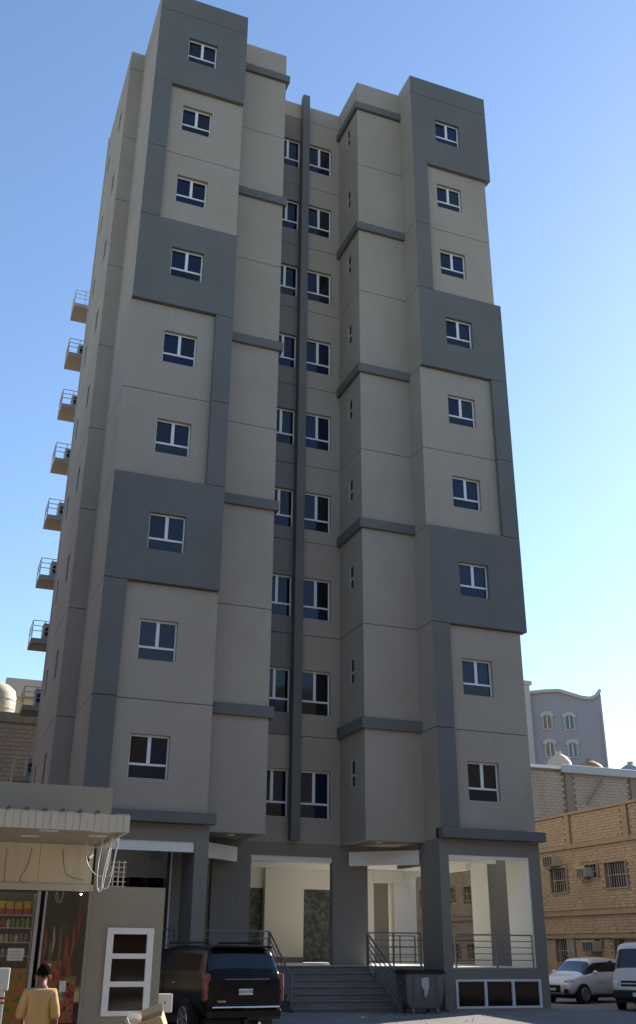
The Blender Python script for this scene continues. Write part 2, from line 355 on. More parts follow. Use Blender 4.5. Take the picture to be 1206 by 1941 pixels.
# small front return and long left side of the rear wing
lv = [-.17]+L[1:]+[29.97]
for i in range(len(lv)-1):
    bm = BM(); wall(bm, -10.95, LX0, lv[i]+(g2 if i else 0), lv[i+1]-g2, front(CY), 0, .2); T('wall_panel', bm, M['pale'])
def sw(z0, z1):
    return [(4.3, 4.8, w+.35, w+1.25) for w in WK[1:] if z0 < w < z1]+[(6.9, 7.3, w+.35, w+1.25) for w in WK[1:] if z0 < w < z1]
side(-10.95, CY+.2, 8.0, L[1:], sw, th=.22, ztop=29.97)
for w in WK[1:]:
    for y0, y1 in ((4.3, 4.8), (6.9, 7.3)):
        bm = BM(); box(bm, (-10.79, y0, w+.35), (-10.76, y1, w+1.25)); T('window', bm, GL[2])
bm = BM(); box(bm, (-10.99, 8.002, -4.6), (-10.88, 8.12, 29.9)); T('downpipe', bm, M['stonetrim'])
bm = BM(); box(bm, (-10.95, 3.26, -4.6), (-10.7, 8.0, -.17)); T('wall_panel', bm, M['mid'])
# right rear side and roof parapets seen from the street side
bm = BM(); wall(bm, 3.0, 14, -.17, TOP, leftside(3.98), -.05, 0); T('wall_panel', bm, M['pale'])
bm = BM(); wall(bm, .35, 3.0, -.17, TOP, leftside(3.31), -.03, 0); T('wall_panel', bm, M['pale'])
# bays
def bay(x0, x1, y, lx):
    lv = [-.22]+L[1:9]+[28.38, BT]
    for i in range(len(lv)-1):
        z0 = lv[i]+(g2 if i else 0); z1 = lv[i+1]-(g2 if i < len(lv)-2 else 0)
        bm = BM(); wall(bm, x0, x1, z0, z1, front(y), 0, .2); T('wall_panel', bm, M['pale'])
bay(LX1, -5.08, BY_L, 0); bay(-1.92, RX0, BY_R, 0)
def bw(z0, z1): return [(1.82, 2.16, w+.44, w+1.3) for w in WK[1:] if z0 < w < z1]
lv = [-.22]+L[1:9]+[28.38, BT]
for i in range(len(lv)-1):
    z0 = lv[i]+(g2 if i else 0); z1 = lv[i+1]-(g2 if i < len(lv)-2 else 0)
    bm = BM(); wall(bm, BY_R+.2, CY, z0, z1, leftside(-1.92), 0, .19, bw(z0, z1)); T('wall_panel', bm, M['pale'])
    bm = BM(); wall(bm, BY_L+.2, CY, z0, z1, leftside(-5.27), 0, .19); T('wall_panel', bm, M['pale'])
sm = BM(); box(sm, (0, 0, 0), (.05, .34, .04)); box(sm, (0, 0, .81), (.05, .34, .86)); box(sm, (0, 0, .04), (.05, .05, .81)); box(sm, (0, .28, .04), (.05, .34, .81)); box(sm, (0, .05, .34), (.05, .28, .42))
bmesh.ops.recalc_face_normals(sm, faces=sm.faces); smm = bpy.data.meshes.new('window'); sm.to_mesh(smm); sm.free(); smm.materials.append(M['stonetrim'])
sp = BM(); box(sp, (0, 0, 0), (.01, .26, .78)); bmesh.ops.recalc_face_normals(sp, faces=sp.faces); spm = bpy.data.meshes.new('pane'); sp.to_mesh(spm); sp.free(); spm.materials.append(M['acdark'])
for w in WK[1:]:
    o = bpy.data.objects.new('window', smm); COL.objects.link(o); o.parent = tower; o.location = Vector((-1.905, 1.82, w+.44))-Vector(tower.location)
    q = bpy.data.objects.new('pane', spm); COL.objects.link(q); q.parent = o; q.location = (.012, .04, .04)
for x0, x1, y, side_left in ((-6.95-.1, -4.95, BY_L, False), (-2.04, 0.0, BY_R, True)):
    for z in (3.04, 9.72, 15.78, 22.18, 28.38):
        bm = BM(); d = .12
        if side_left:   # L shaped: front and the left return
            box(bm, (x0, y-d, z), (x1-.004, y, z+.33)); box(bm, (x0, y, z), (x0+d, CY-.002, z+.33))
        else:
            box(bm, (x0+.004, y-d, z), (x1, y, z+.33)); box(bm, (x1-d, y, z), (x1, CY-.002, z+.33))
        T('ledge', bm, M['dark'])
# bay undersides and their lamps
for (a, b) in (((-7.04, BY_L+.2, -.215), (-5.28, CY, -.15)), ((-1.72, BY_R+.2, -.215), (-.01, CY, -.15))):
    bm = BM(); box(bm, a, b); T('bay_soffit', bm, M['mid'])
for x, y in ((-5.95, 1.35), (-1.35, 1.45)):
    bm = BM(); cyl(bm, (x, y, -.25), (x, y, -.222), .11, 20); T('ceiling_lamp', bm, M['frame'])
# centre wall
lc = [-.2]+L[1:]+[CT]
for i in range(len(lc)-1):
    z0 = lc[i]+(g2 if i else 0); z1 = lc[i+1]-(g2 if i < len(lc)-2 else 0)
    hs = [(-4.70, -3.66, w-.40, w+1.05) for w in WK[1:] if z0 < w < z1]
    hr = [(-3.30, -2.26, w-.40, w+1.05) for w in WK[1:] if z0 < w < z1]
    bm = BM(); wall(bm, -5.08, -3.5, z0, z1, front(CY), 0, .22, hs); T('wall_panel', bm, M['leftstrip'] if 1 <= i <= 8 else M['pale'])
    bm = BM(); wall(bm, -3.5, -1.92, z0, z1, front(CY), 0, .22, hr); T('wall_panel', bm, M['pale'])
for w in WK[1:]:
    put_window(WC, -3.30, CY+.12, w-.40); put_window(WCL, -4.70, CY+.12, w-.40)
bm = BM(); box(bm, (-3.66, CY-.3, -.15), (-3.36, CY-.003, 30.2), .01); T('vertical_fin', bm, M['dark'])
# inside corner roofs / parapet backs
bm = BM(); box(bm, (LX0+.02, LYF+.345, TOP-.75), (LX1-.01, LYF+.5, TOP-.005)); T('parapet', bm, M['pale'])
bm = BM(); box(bm, (RX0+.02, RYF+.345, TOP-.75), (RX1-.2, RYF+.5, TOP-.005)); T('parapet', bm, M['pale'])

# ---- ground floor
PZ = -3.6
def G_(name, a, b, m, bev=0.0):
    bm = BM(); box(bm, a, b, bev); return T(name, bm, M[m] if isinstance(m, str) else m)
# platform
G_('floor_slab', (-10.4, 1.4, -4.66), (-4.55, 14, PZ), 'tile'); G_('floor_slab', (-1.48, 1.55, -4.66), (3.3, 14, PZ), 'tile'); G_('floor_slab', (-4.548, 2.06, -4.66), (-1.482, 14, PZ), 'tile')
G_('floor_slab', (.3, .36, -4.66), (3.3, 1.548, PZ), 'tile')
G_('plinth_wall', (-10.4, 1.34, -4.68), (-4.55, 1.398, PZ-.002), 'mid'); G_('plinth_wall', (-1.48, 1.48, -4.68), (-.002, 1.548, PZ-.002), 'mid')
# right tower front wall with the wide opening and basement window
bm = BM(); wall(bm, 0.0, 3.38, -4.72, -.175, front(RYF+.15), 0, .2, [(.295, 3.02, -3.625, -.615), (.33, 3.08, -4.64, -3.91)], hole_mi=0); T('ground_floor_wall', bm, M['mid'])
G_('ground_floor_wall', (0.0, .352, -4.72), (.29, 1.4, -.175), 'mid')
G_('jamb_lining', (3.02, .352, PZ), (3.28, 1.53, -.6), 'cream'); G_('lintel_lining', (.292, .352, -.6), (3.28, .62, -.3), 'cream')
G_('jamb_facing', (2.98, .20, -3.62), (3.018, .352, -.617), 'cream'); G_('lintel_facing', (.297, .17, -.70), (2.978, .352, -.617), 'cream')
G_('outer_wall', (3.282, .352, -4.7), (3.38, 1.5, -.175), 'mid')
G_('column', (3.27, 3.05, -4.7), (3.96, 3.1, -.2), 'mid'); G_('column', (3.27, 3.1, PZ), (3.9, 4.2, -.35), 'cream')
# basement window
bm = BM(); wall(bm, .33, 3.08, -4.64, -3.91, front(RYF+.11), 0, .1, [(.40, 1.235, -4.585, -3.965), (1.31, 2.12, -4.585, -3.965), (2.195, 3.01, -4.585, -3.965)])
bwn = T('basement_window', bm, M['frame'])
for a, b in ((.40, 1.235), (1.31, 2.12), (2.195, 3.01)):
    bm = BM(); box(bm, (a, RYF+.17, -4.585), (b, RYF+.18, -3.965)); o = build('pane', bm, M['brownglass'], bwn); o.location = (0, 0, 0)
G_('kerb_strip', (-.02, -.10, -4.76), (3.5, .14, -4.655), 'shopwall')
# left tower front
bm = BM(); wall(bm, LX0, -6.96, -4.72, -.175, front(LYF+.15), 0, .2, [(-10.1, -7.33, -3.625, -.6)]); T('ground_floor_wall', bm, M['mid'])
G_('ground_floor_wall', (-7.33, LYF+.352, -4.72), (-6.98, 1.3, -.175), 'mid')
G_('lintel_lining', (-10.1, LYF+.20, -.86), (-7.34, LYF+.352, -.602), 'cream')
G_('ground_floor_wall', (LX0, LYF+.352, -4.7), (LX0+.25, 3.0, -.175), 'mid')
G_('column', (-7.26, 3.0, PZ), (-6.88, 3.4, -.4), 'mid')
G_('pipe', (-7.36, 2.5, PZ), (-7.32, 2.54, -.4), 'frame')
# centre piers and lintel
bm = BM(); wall(bm, -5.99, -.6, -4.7, -.2, front(CY), 0, .25, [(-4.8, -2.17, -4.7, -.58), (-1.01, -.6, -4.7, -.2)]); T('ground_floor_wall', bm, M['mid'])
G_('lintel_lining', (-4.79, CY+.05, -.74), (-2.18, CY+.24, -.582), 'cream')
bm = BM(); wall(bm, -7.0, -5.28, -.45, -.22, front(CY), -.01, .2); T('ground_floor_wall', bm, M['mid'])
bm = BM(); wall(bm, -1.0, 0.0, -.43, -.22, front(CY), 0.002, .2); T('ground_floor_wall', bm, M['mid'])
G_('ground_floor_wall', (.0, 1.402, -.85), (.2, 3.03, -.19), 'mid')
# slanting cream beams under the bays
for a, b in (((-5.36, 2.84), (-6.96, 1.42)), ((-1.66, 2.92), (-.01, 1.42))):
    bm = BM(); bar(bm, (a[0], a[1], -.62), (b[0], b[1], -.62), .14, .40); T('slanting_beam', bm, M['cream'])
# ceilings
G_('ceiling', (-10.3, LYF+.36, -.34), (-7.04, 13.9, -.23), 'white_ceiling'); G_('ceiling', (-7.038, CY+.26, -.34), (-5.3, 13.9, -.23), 'white_ceiling'); G_('ceiling', (-5.28, CY+.26, -.44), (.3, 13.9, -.225), 'white_ceiling'); G_('ceiling', (.302, .63, -.42), (3.25, 13.9, -.23), 'white_ceiling')
for x0, x1, y0, y1 in ((-4.9, -.4, 4.6, 4.85), (-4.9, -.4, 7.2, 7.45), (.4, 3.2, 2.4, 2.6), (.4, 3.2, 6.2, 6.45), (-7.2, -6.9, 3.4, 8)):
    G_('ceiling_beam', (x0, y0, -.62), (x1, y1, -.445), 'white_ceiling')
G_('ceiling_beam', (3.1, 4.2, -.7), (3.3, 13.9, -.43), 'cream')
# lobby walls and doors
G_('lobby_wall', (-2.43, 8.8, PZ), (-.97, 9.3, -.44), 'cream'); G_('lobby_wall', (-3.2, 9.0, -1.18), (-2.432, 9.3, -.44), 'cream'); G_('lobby_wall', (-.968, 9.0, -1.18), (1.86, 9.3, -.44), 'cream')
G_('lobby_wall', (.15, 9.0, PZ), (1.86, 9.3, -1.182), 'cream'); G_('lobby_wall', (1.862, 9.1, PZ), (2.5, 9.3, -.44), 'shopwall'); G_('lobby_wall', (2.68, 9.0, PZ), (3.6, 9.5, -.44), 'cream')
G_('lobby_wall', (1.862, 8.95, -.9), (3.3, 9.098, -.44), 'cream')
G_('skirting', (-2.43, 8.77, PZ), (-.97, 8.798, PZ+.18), 'granite')
for a, b in ((-.966, .148), (-3.2, -2.434)):
    d = G_('entrance_door', (a, 9.05, PZ+.02), (b, 9.1, -1.184), 'filmdoor')
    bm = BM(); cyl(bm, (b-.12, 9.02, -2.5), (b-.12, 9.02, -2.2), .015, 8); o = build('handle', bm, M['chrome'], d); o.location = (0, 0, 0)
G_('lobby_wall', (-10.2, 9.0, PZ), (-3.202, 9.3, -.35), 'mid')
bm = BM(); box(bm, (-9.9, 6.0, PZ), (-6.2, 6.05, -1.15)); T('glass_front', bm, GL[2])
G_('lobby_wall', (-10.2, 6.0, -1.148), (-6.2, 6.2, -.35), 'cream'); G_('lobby_wall', (-6.19, 4.5, PZ), (-5.95, 9, -.35), 'mid')
G_('door_leaf', (-6.7, 3.6, PZ), (-6.2, 3.65, -1.0), 'black')
# stairs
NS = 7
for i in range(NS):
    zt = -4.74+(PZ+4.74)*(i+1)/NS; y0 = 0.02+i*.29
    bm = BM(); box(bm, (-4.50, y0-.02, zt-.04), (-1.56, y0+.30, zt-.001), .006)
    st = T('step', bm, M['granite'])
    bm = BM(); box(bm, (-4.46, y0+.01, -4.78), (-1.60, y0+.30-.012, zt-.042)); o = build('riser', bm, M['granite'], st); o.location = (0, 0, 0)
bm = BM(); box(bm, (-4.62, -.28, -4.8), (-1.45, 0.0, -4.70)); T('step', bm, M['granite'])

# ---------------------------------------------------------------- railings
def railing(label, pts, n, zlo, zhi, closed_posts=True, dz=None):
    """pts = list of (x,y,zfloor); n rails"""
    p0 = pts[0]; t = thing('railing', label, 'railing', (p0[0], p0[1], p0[2]))
    for (x, y, z) in pts:
        bm = BM(); bar(bm, (x, y, z), (x, y, z+zhi), .04); build('post', bm, M['rail'], t)
    for k in range(n):
        h = zlo+(zhi-zlo)*k/(n-1)
        for a, b in zip(pts[:-1], pts[1:]):
            bm = BM(); bar(bm, (a[0], a[1], a[2]+h), (b[0], b[1], b[2]+h), .032 if k == n-1 else .024, .04 if k == n-1 else .024); build('rail', bm, M['rail'], t)
    return t
railing('grey steel railing of five bars across the wide opening beside the basement window', [(.45, .27, PZ-.02), (1.78, .27, PZ-.02), (2.98, .27, PZ-.02)], 5, .2, .86)
railing('grey steel railing on the platform above the steel bin', [(-1.52, 1.98, PZ), (-.8, 1.72, PZ), (-.03, 1.5, PZ)], 5, .12, .88)
railing('sloping grey handrail on the right of the granite steps, ending at the steel bin', [(-1.52, 1.9, PZ), (-1.54, -.25, -4.74)], 5, .12, .84)
railing('sloping grey handrail on the left of the granite steps, behind the black suv', [(-4.47, 2.1, PZ), (-4.47, .22, -4.74)], 5, .12, .86)
railing('grey steel railing on the platform behind the roof of the black suv', [(-4.56, 1.95, PZ), (-4.95, 1.5, PZ), (-6.75, 1.42, PZ)], 5, .12, .88)
railing('grey steel railing between the left corner pier and the shop annex', [(-7.4, 1.42, PZ), (-8.3, 1.42, PZ), (-10.0, 1.42, PZ)], 5, .12, .88)
railing('short grey railing deep inside the arcade at the far floor edge', [(1.9, 8.4, PZ), (2.6, 8.4, PZ), (3.2, 8.4, PZ)], 3, .2, .9)

# ---------------------------------------------------------------- balconies with air conditioners at the rear left
for i in range(9):
    z = 29.6-3.2*i-.0
    b = thing('service_balcony', '%s small railed balcony counted from the top of the tower, on its left edge' % ['topmost', 'second', 'third', 'fourth', 'fifth', 'sixth', 'seventh', 'eighth', 'lowest'][i], 'balcony', (-9.9, 20.8, z-.3), 0, 'service balconies up the left edge of the tower')
    bm = BM(); box(bm, (-10.62, 20.4, z-.35), (-9.5, 21.9, z-.12)); build('slab', bm, M['pale'], b)
    for (x, y) in ((-10.6, 20.44), (-10.6, 21.86), (-10.05, 20.44)):
        bm = BM(); bar(bm, (x, y, z-.12), (x, y, z+.75), .035); build('post', bm, M['stonetrim'], b)
    for h in (.25, .5, .75):
        bm = BM(); bar(bm, (-10.6, 20.44, z+h), (-9.5, 20.44, z+h), .03); bar(bm, (-10.6, 20.44, z+h), (-10.6, 21.86, z+h), .03); build('rail', bm, M['stonetrim'], b)
    if i:
        a = thing('air_conditioner', 'dark outdoor air conditioner on the %s balcony from the top' % ['', 'second', 'third', 'fourth', 'fifth', 'sixth', 'seventh', 'eighth', 'lowest'][i], 'air conditioner', (-9.85, 21.0, z-.12), 0, 'air conditioners on the balconies')
        bm = BM(); box(bm, (-.25, -.35, .04), (.3, .35, .72 if i < 4 else .85), .02); build('casing', bm, M['ac'], a, world=False)
        bm = BM(); cyl(bm, (.05, -.36, .42), (.05, -.352, .42), .24, 18); build('fan_grille', bm, M['acdark'], a, world=False)

# ---------------------------------------------------------------- block walls
bme = BM(); box(bme, (-.01, 0, 0), (.03, .345, .165), .008); bmesh.ops.recalc_face_normals(bme, faces=bme.faces)
def block_mesh(name, w, h, m, depth=.03, ax='x'):
    b = BM()
    if ax == 'x': box(b, (-.012, 0, 0), (depth, w, h))
    else: box(b, (0, -.012, 0), (w, depth, h))
    bmesh.ops.recalc_face_normals(b, faces=b.faces)
    me = bpy.data.meshes.new(name); b.to_mesh(me); b.free(); me.materials.append(m); return me
def blocks(parent, ax, plane, u0, u1, w0, w1, holes, mats, near, bw=.36, bh=.18, limit=300, gap=.02):
    cells = []
    r = 0; w = w0
    while w+bh-gap <= w1+.001:
        u = u0-(bw/2 if r % 2 else 0)
        while u < u1-.02:
            a, b = max(u, u0), min(u+bw-gap, u1)
            if b-a > .08 and not any(a < h[1]+.001 and b > h[0]-.001 and w < h[3] and w+bh-gap > h[2] for h in holes): cells.append((a, b, w))
            u += bw
        w += bh; r += 1
    cells.sort(key=lambda c: near(c))
    full = [block_mesh('block', bw-gap, bh-gap, m, ax=ax) for m in mats]
    rest = BM()
    for i, (a, b, w) in enumerate(cells):
        j = random.uniform(-.008, .008)
        if i < limit:
            me = random.choice(full); o = bpy.data.objects.new('block', me); COL.objects.link(o); o.parent = parent
            p = Vector((plane+j, a, w)) if ax == 'x' else Vector((a, plane+j, w))
            o.location = p-Vector(parent.location)
            if b-a < bw-gap-.01: o.scale = (1, (b-a)/(bw-gap), 1) if ax == 'x' else ((b-a)/(bw-gap), 1, 1)
        else:
            if ax == 'x': box(rest, (plane-.012+j, a, w), (plane+.03, b, w+bh-gap), mi=random.randrange(len(mats)))
            else: box(rest, (a, plane-.012+j, w), (b, plane+.03, w+bh-gap), mi=random.randrange(len(mats)))
    if len(cells) > limit:
        o = build('block_courses', rest, mats, parent); o['kind'] = 'stuff'
    else: rest.free()
BX = 10.5
bb = thing('block_building', 'brown concrete block building with barred windows behind the parked white cars', 'building', (BX+2, 8, GZ))
wins = [(9.18, 10.3, -.98, -.06), (7.1, 7.87, -.55, -.06), (5.34, 6.62, -.96, -.07), (9.11, 10.31, -3.57, -2.71), (7.3, 7.7, -2.95, -2.72), (5.0, 6.52, -4.3, -2.74),
        (17.0, 17.7, -1.0, -.40), (18.75, 19.3, -.9, -.38), (16.6, 17.6, -3.5, -2.9), (18.4, 19.2, -3.5, -2.9), (13, 13.8, -1, -.2), (21.5, 22.3, -1, -.3)]
bm = BM(); wall(bm, -10, 40, -4.75, 2.0, leftside(BX+.025), 0, .22, wins); build('wall', bm, M['mortar'], bb)  # front end lengthened out of view so its shadow covers the street
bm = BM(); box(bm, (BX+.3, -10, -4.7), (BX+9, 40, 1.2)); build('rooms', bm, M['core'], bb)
posts = [(8.67, 8.97), (4.93, 5.25), (12.6, 12.9), (16.6, 16.9), (20.6, 20.9), (24.6, 24.9), (1.2, 1.5), (-2.6, -2.3), (-6.4, -6.1), (-10, -9.7)]
ledz = [(.62, .80), (-1.88, -1.76), (-2.70, -2.60)]
ph = [(a-.01, b+.01, .8, 2.0) for a, b in posts]+[(-20, 50, a-.005, b+.005) for a, b in ledz]+[(a-.05, b+.05, c-.03, d+.03) for a, b, c, d in wins]
blocks(bb, 'x', BX, -10, 27, -4.68, 1.92, ph, [M['brown'], M['brown2']], lambda c: abs(c[0]-6.5)*.5+abs(c[2]-1.2)*1.5, bw=.225, bh=.108, gap=.014)
for a, b in posts:
    bm = BM(); box(bm, (BX-.06, a, .80), (BX+.02, b, 1.92)); build('concrete_post', bm, M['brownconc'], bb)
for a, b in ledz:
    bm = BM(); box(bm, (BX-.10, -10, a), (BX+.02, 40, b)); build('concrete_band', bm, M['brownconc'], bb)
bm = BM(); box(bm, (BX-.08, -10, 1.925), (BX+.3, 40, 2.02)); build('coping', bm, M['brownconc'], bb)
for (a, b, c, d) in wins:
    bm = BM(); wall(bm, a-.06, b+.06, c-.06, d+.05, leftside(BX-.06), 0, .09, [(a, b, c, d)]); w = build('window', bm, M['brownconc'], bb)
    bm = BM(); box(bm, (BX+.2, a, c), (BX+.22, b, d)); o = build('pane', bm, GL[1], w); o.location = (0, 0, 0)
    n = int((b-a)/.13)
    for k in range(1, n):
        y = a+(b-a)*k/n; bm = BM(); tube(bm, [(BX+.02, y, c), (BX+.02, y, d)], .010, 6); o = build('bar', bm, M['stonetrim'], w); o.location = (0, 0, 0)
    for z in ((c+d)/2,):
        bm = BM(); tube(bm, [(BX+.035, a, z), (BX+.035, b, z)], .010, 6); o = build('bar', bm, M['stonetrim'], w); o.location = (0, 0, 0)
def window_ac(label, y0, y1, z0, z1, out=.38):
    a = thing('window_air_conditioner', label, 'air conditioner', (BX, (y0+y1)/2, z0), 0, 'window air conditioners on the block building')
    w = y1-y0; h = z1-z0
    bm = BM(); box(bm, (-out, -w/2, 0), (.02, w/2, h), .015); build('casing', bm, M['ac'], a, world=False)
    bm = BM(); box(bm, (-out-.012, -w/2+.03, .03), (-out-.002, w/2-.03, h-.03)); build('grille', bm, M['acdark'], a, world=False)
    for k in range(5):
        yy = -w/2+.06+(w-.12)*k/4; bm = BM(); box(bm, (-out-.022, yy-.008, .03), (-out-.012, yy+.008, h-.03)); build('fin', bm, M['ac'], a, world=False)
    bm = BM(); bar(bm, (-out+.05, -w/2+.05, -.01), (.0, -w/2+.05, -.22), .02); bar(bm, (-out+.05, w/2-.05, -.01), (.0, w/2-.05, -.22), .02); build('bracket', bm, M['rail'], a, world=False)
window_ac('dark weathered window air conditioner directly above the upper barred window next to the tower', 9.55, 10.3, 0.02, .43)
window_ac('pale window air conditioner beside the small upper opening', 7.45, 8.0, -.52, -.18)
window_ac('pale window air conditioner at low level above the white hatchback', 7.3, 8.05, -3.17, -2.80)

# beige penthouse wall on its roof
bw_ = thing('beige_block_wall', 'beige block wall with grey metal coping above the brown block building', 'wall', (18, 18, 2))
bm = BM(); box(bm, (13.5, 18.025, 1.2), (30, 18.2, 5.72)); build('wall', bm, M['beigemortar'], bw_)
blocks(bw_, 'y', 18.0, 14.9, 23.5, 2.0, 5.4, [(16.90, 17.36, 0, 9), (21.0, 21.4, 0, 9)], [M['beige'], M['beige']], lambda c: abs(c[0]-18), limit=300, bw=.33, bh=.155, gap=.014)
for a in (16.92, 21.02):
    bm = BM(); box(bm, (a, 17.9, 1.9), (a+.42, 18.02, 5.45)); build('concrete_post', bm, M['brownconc'], bw_)
bm = BM(); box(bm, (13.4, 17.75, 5.55), (16.6, 18.3, 5.70)); build('metal_coping', bm, M['frame'], bw_)
bm = BM(); box(bm, (16.6, 17.7, 5.38), (30, 18.3, 5.80), .02); build('metal_coping', bm, M['metal'], bw_)
bm = BM(); bar(bm, (18.1, 17.85, 3.9), (19.2, 17.85, 5.2), .12, .05); tag(build('leaning_plank', bm, M['brownconc']), 'dark plank leaning diagonally on the beige block wall', 'plank')
def tank(label, x, y, z, r, h, m, dome=True):
    t = thing('water_tank', label, 'water tank', (x, y, z), 0, 'rooftop water tanks')
    bm = BM(); pts = []; rad = []
    for zz, rr in ((0, r*.96), (.1*h, r), (.6*h, r), (.75*h, r*.93), (.88*h, r*.7), (.97*h, r*.35), (h, .05)): pts.append((0, 0, zz)); rad.append(rr)
    tube(bm, pts, rad, 24); build('shell', bm, m, t, world=False, smooth=True)
    bm = BM(); cyl(bm, (0, 0, h*.97), (0, 0, h*1.06), r*.22, 16); build('lid', bm, m, t, world=False)
    for k in range(2):
        bm = BM(); cyl(bm, (0, 0, h*(.2+.25*k)), (0, 0, h*(.22+.25*k)), r*1.02, 24); build('rib', bm, m, t, world=False)
tank('cream domed water tank on the roof behind the beige wall', 20.15, 23, 5.3, .74, 2.15, M['tankwhite'])
tank('squat brown water tank on the roof right of the cream one', 22.6, 23.5, 5.35, .9, 1.95, M['tankbrown'])
tank('grey domed water tank at the right edge of the photo', 24.4, 22, 5.0, .8, 2.0, M['metal'])

# blue grey far building
fb = thing('blue_grey_building', 'distant blue grey apartment building with curved parapet and arched windows', 'building', (30, 34, GZ))
O = Vector((26.95, 35.95, 0)); E1 = (Vector((31.0, 33.09, 0))-Vector((27.23, 35.75, 0))).normalized(); N1 = Vector((E1.y, -E1.x, 0))   # N1 points to the viewer
if N1.y > 0: N1 = -N1
def F(u, z, d=0.0): p = O+E1*u-N1*d; return (p.x, p.y, z)
W = 5.0; prof = [(0.0, 14.55), (1.2, 14.62), (2.2, 14.6), (3.0, 14.3), (3.8, 14.0), (4.4, 13.9), (4.8, 14.05), (5.15, 14.5)]
bm = BM()
fr = [bm.verts.new(F(u, z)) for u, z in prof]; bk = [bm.verts.new(F(u, z, 12)) for u, z in prof]
fb0 = [bm.verts.new(F(u, -4.7)) for u, z in prof]; bk0 = [bm.verts.new(F(u, -4.7, 12)) for u, z in prof]
for i in range(len(prof)-1):
    for q in ((fr[i], fr[i+1], fb0[i+1], fb0[i]), (bk[i], bk[i+1], bk0[i+1], bk0[i]), (fr[i], fr[i+1], bk[i+1], bk[i])): bm.faces.new(q)
bm.faces.new((fr[0], bk[0], bk0[0], fb0[0])); bm.faces.new((fr[-1], bk[-1], bk0[-1], fb0[-1]))
build('wall', bm, M['bluegrey'], fb)
bm = BM()
for (u0, z0), (u1, z1) in zip(prof[:-1], prof[1:]): bar(bm, F(u0, z0+.02, -.1), F(u1, z1+.02, -.1), .3, .22)
build('cornice', bm, M['stonetrim'], fb)
bm = BM(); a = F(-.36, 0, -.2); bar(bm, (a[0], a[1], -4.7), (a[0], a[1], 15.1), .62, .62); bar(bm, (a[0], a[1], 15.1), (a[0], a[1], 15.4), .9, .9); build('corner_column', bm, M['stonetrim'], fb)
bm = BM(); tube(bm, [F(5.1, -4.6, -.1), F(5.1, 12.8, -.1)], .06, 8); build('downpipe', bm, M['stonetrim'], fb)
def arch(bm, u, z, w, h, d0, d1, n=8):
    pts = [(u-w/2, z), (u+w/2, z), (u+w/2, z+h-w*.35)]+[(u+w/2*math.cos(math.pi*k/n), z+h-w*.35+w*.35*math.sin(math.pi*k/n)) for k in range(1, n)]+[(u-w/2, z+h-w*.35)]
    A = [bm.verts.new(F(x, y, d0)) for x, y in pts]; B = [bm.verts.new(F(x, y, d1)) for x, y in pts]
    bm.faces.new(A); bm.faces.new(B[::-1])
    for i in range(len(pts)): bm.faces.new((A[i], A[(i+1) % len(pts)], B[(i+1) % len(pts)], B[i]))
for u, z in ((1.15, 11.75), (2.75, 11.65), (1.2, 9.75), (2.8, 9.65), (1.2, 7.6), (2.8, 7.6)):
    bm = BM(); arch(bm, u, z, .78, 1.25, -.10, .02); arch(bm, u, z+.95, 1.0, .42, -.14, .02); w = build('window', bm, M['stonetrim'], fb)
    bm = BM(); arch(bm, u, z+.1, .5, 1.0, -.16, -.12); o = build('pane', bm, M['lightcarglass'], w); o.location = (0, 0, 0)
    bm = BM(); bar(bm, F(u, z+.1, -.17), F(u, z+1.05, -.17), .04); o = build('mullion', bm, M['frame'], w); o.location = (0, 0, 0)

# ---------------------------------------------------------------- background left
lb = thing('old_block_building', 'old brown block house behind the tower at the left edge', 'building', (-13, 26, GZ))
bm = BM(); box(bm, (-26, 25.02, -4.7), (-7, 32, 7.6)); build('wall', bm, M['mortar'], lb)
blocks(lb, 'y', 25.0, -13.2, -8.7, 2.0, 7.1, [], [M['brown2'], M['brown']], lambda c: -c[2], limit=300, bw=.42, bh=.21)
bm = BM(); box(bm, (-26, 24.9, 7.15), (-7, 25.02, 7.62)); build('roof_beam', bm, M['brownconc'], lb)
ub = thing('tan_roof_house', 'sunlit tan rooftop house with projecting parapet at the left edge', 'building', (-13, 30, 7))
bm = BM(); box(bm, (-26, 30, 5), (-7.5, 38, 10.25)); build('wall', bm, M['tankwhite'], ub)
bm = BM(); box(bm, (-10.95, 29.6, 9.5), (-8.2, 30.0, 10.5)); build('parapet', bm, M['stonetrim'], ub)
tank('large tan domed water tank on the old brown house', -11.75, 26.6, 7.6, 1.25, 1.9, M['tankwhite'])

# ---------------------------------------------------------------- unseen house blocks, put in for window reflections and warm bounce
rb = thing('unseen_house', 'unseen long brown house across the street, shaped for the window reflections', 'building', (-5, -52, -5))
bm = BM(); box(bm, (-75, -58, -5.2), (50, -46, 17.0)); build('wall', bm, mat('dark_brown_brick', (0.15, 0.12, 0.09), 0.95, var=0.3), rb)  # out of view; height and dark tone set so lower windows mirror dark
lh = thing('unseen_house', 'unseen long tan house on the far left, added for warm bounce light', 'building', (-45, 10, -5))
bm = BM(); box(bm, (-60, -14, -5.2), (-33, 45, 16)); build('wall', bm, M['brown2'], lh)  # added out of view; its sunlit side warms the tower's left walls
for i in range(14):
    for z in (-2.5, 1.5, 5.5, 9.5):
        bm = BM(); box(bm, (-65+i*7.5, -46, z), (-63+i*7.5, -45.9, z+1.8)); build('window', bm, GL[1], rb)

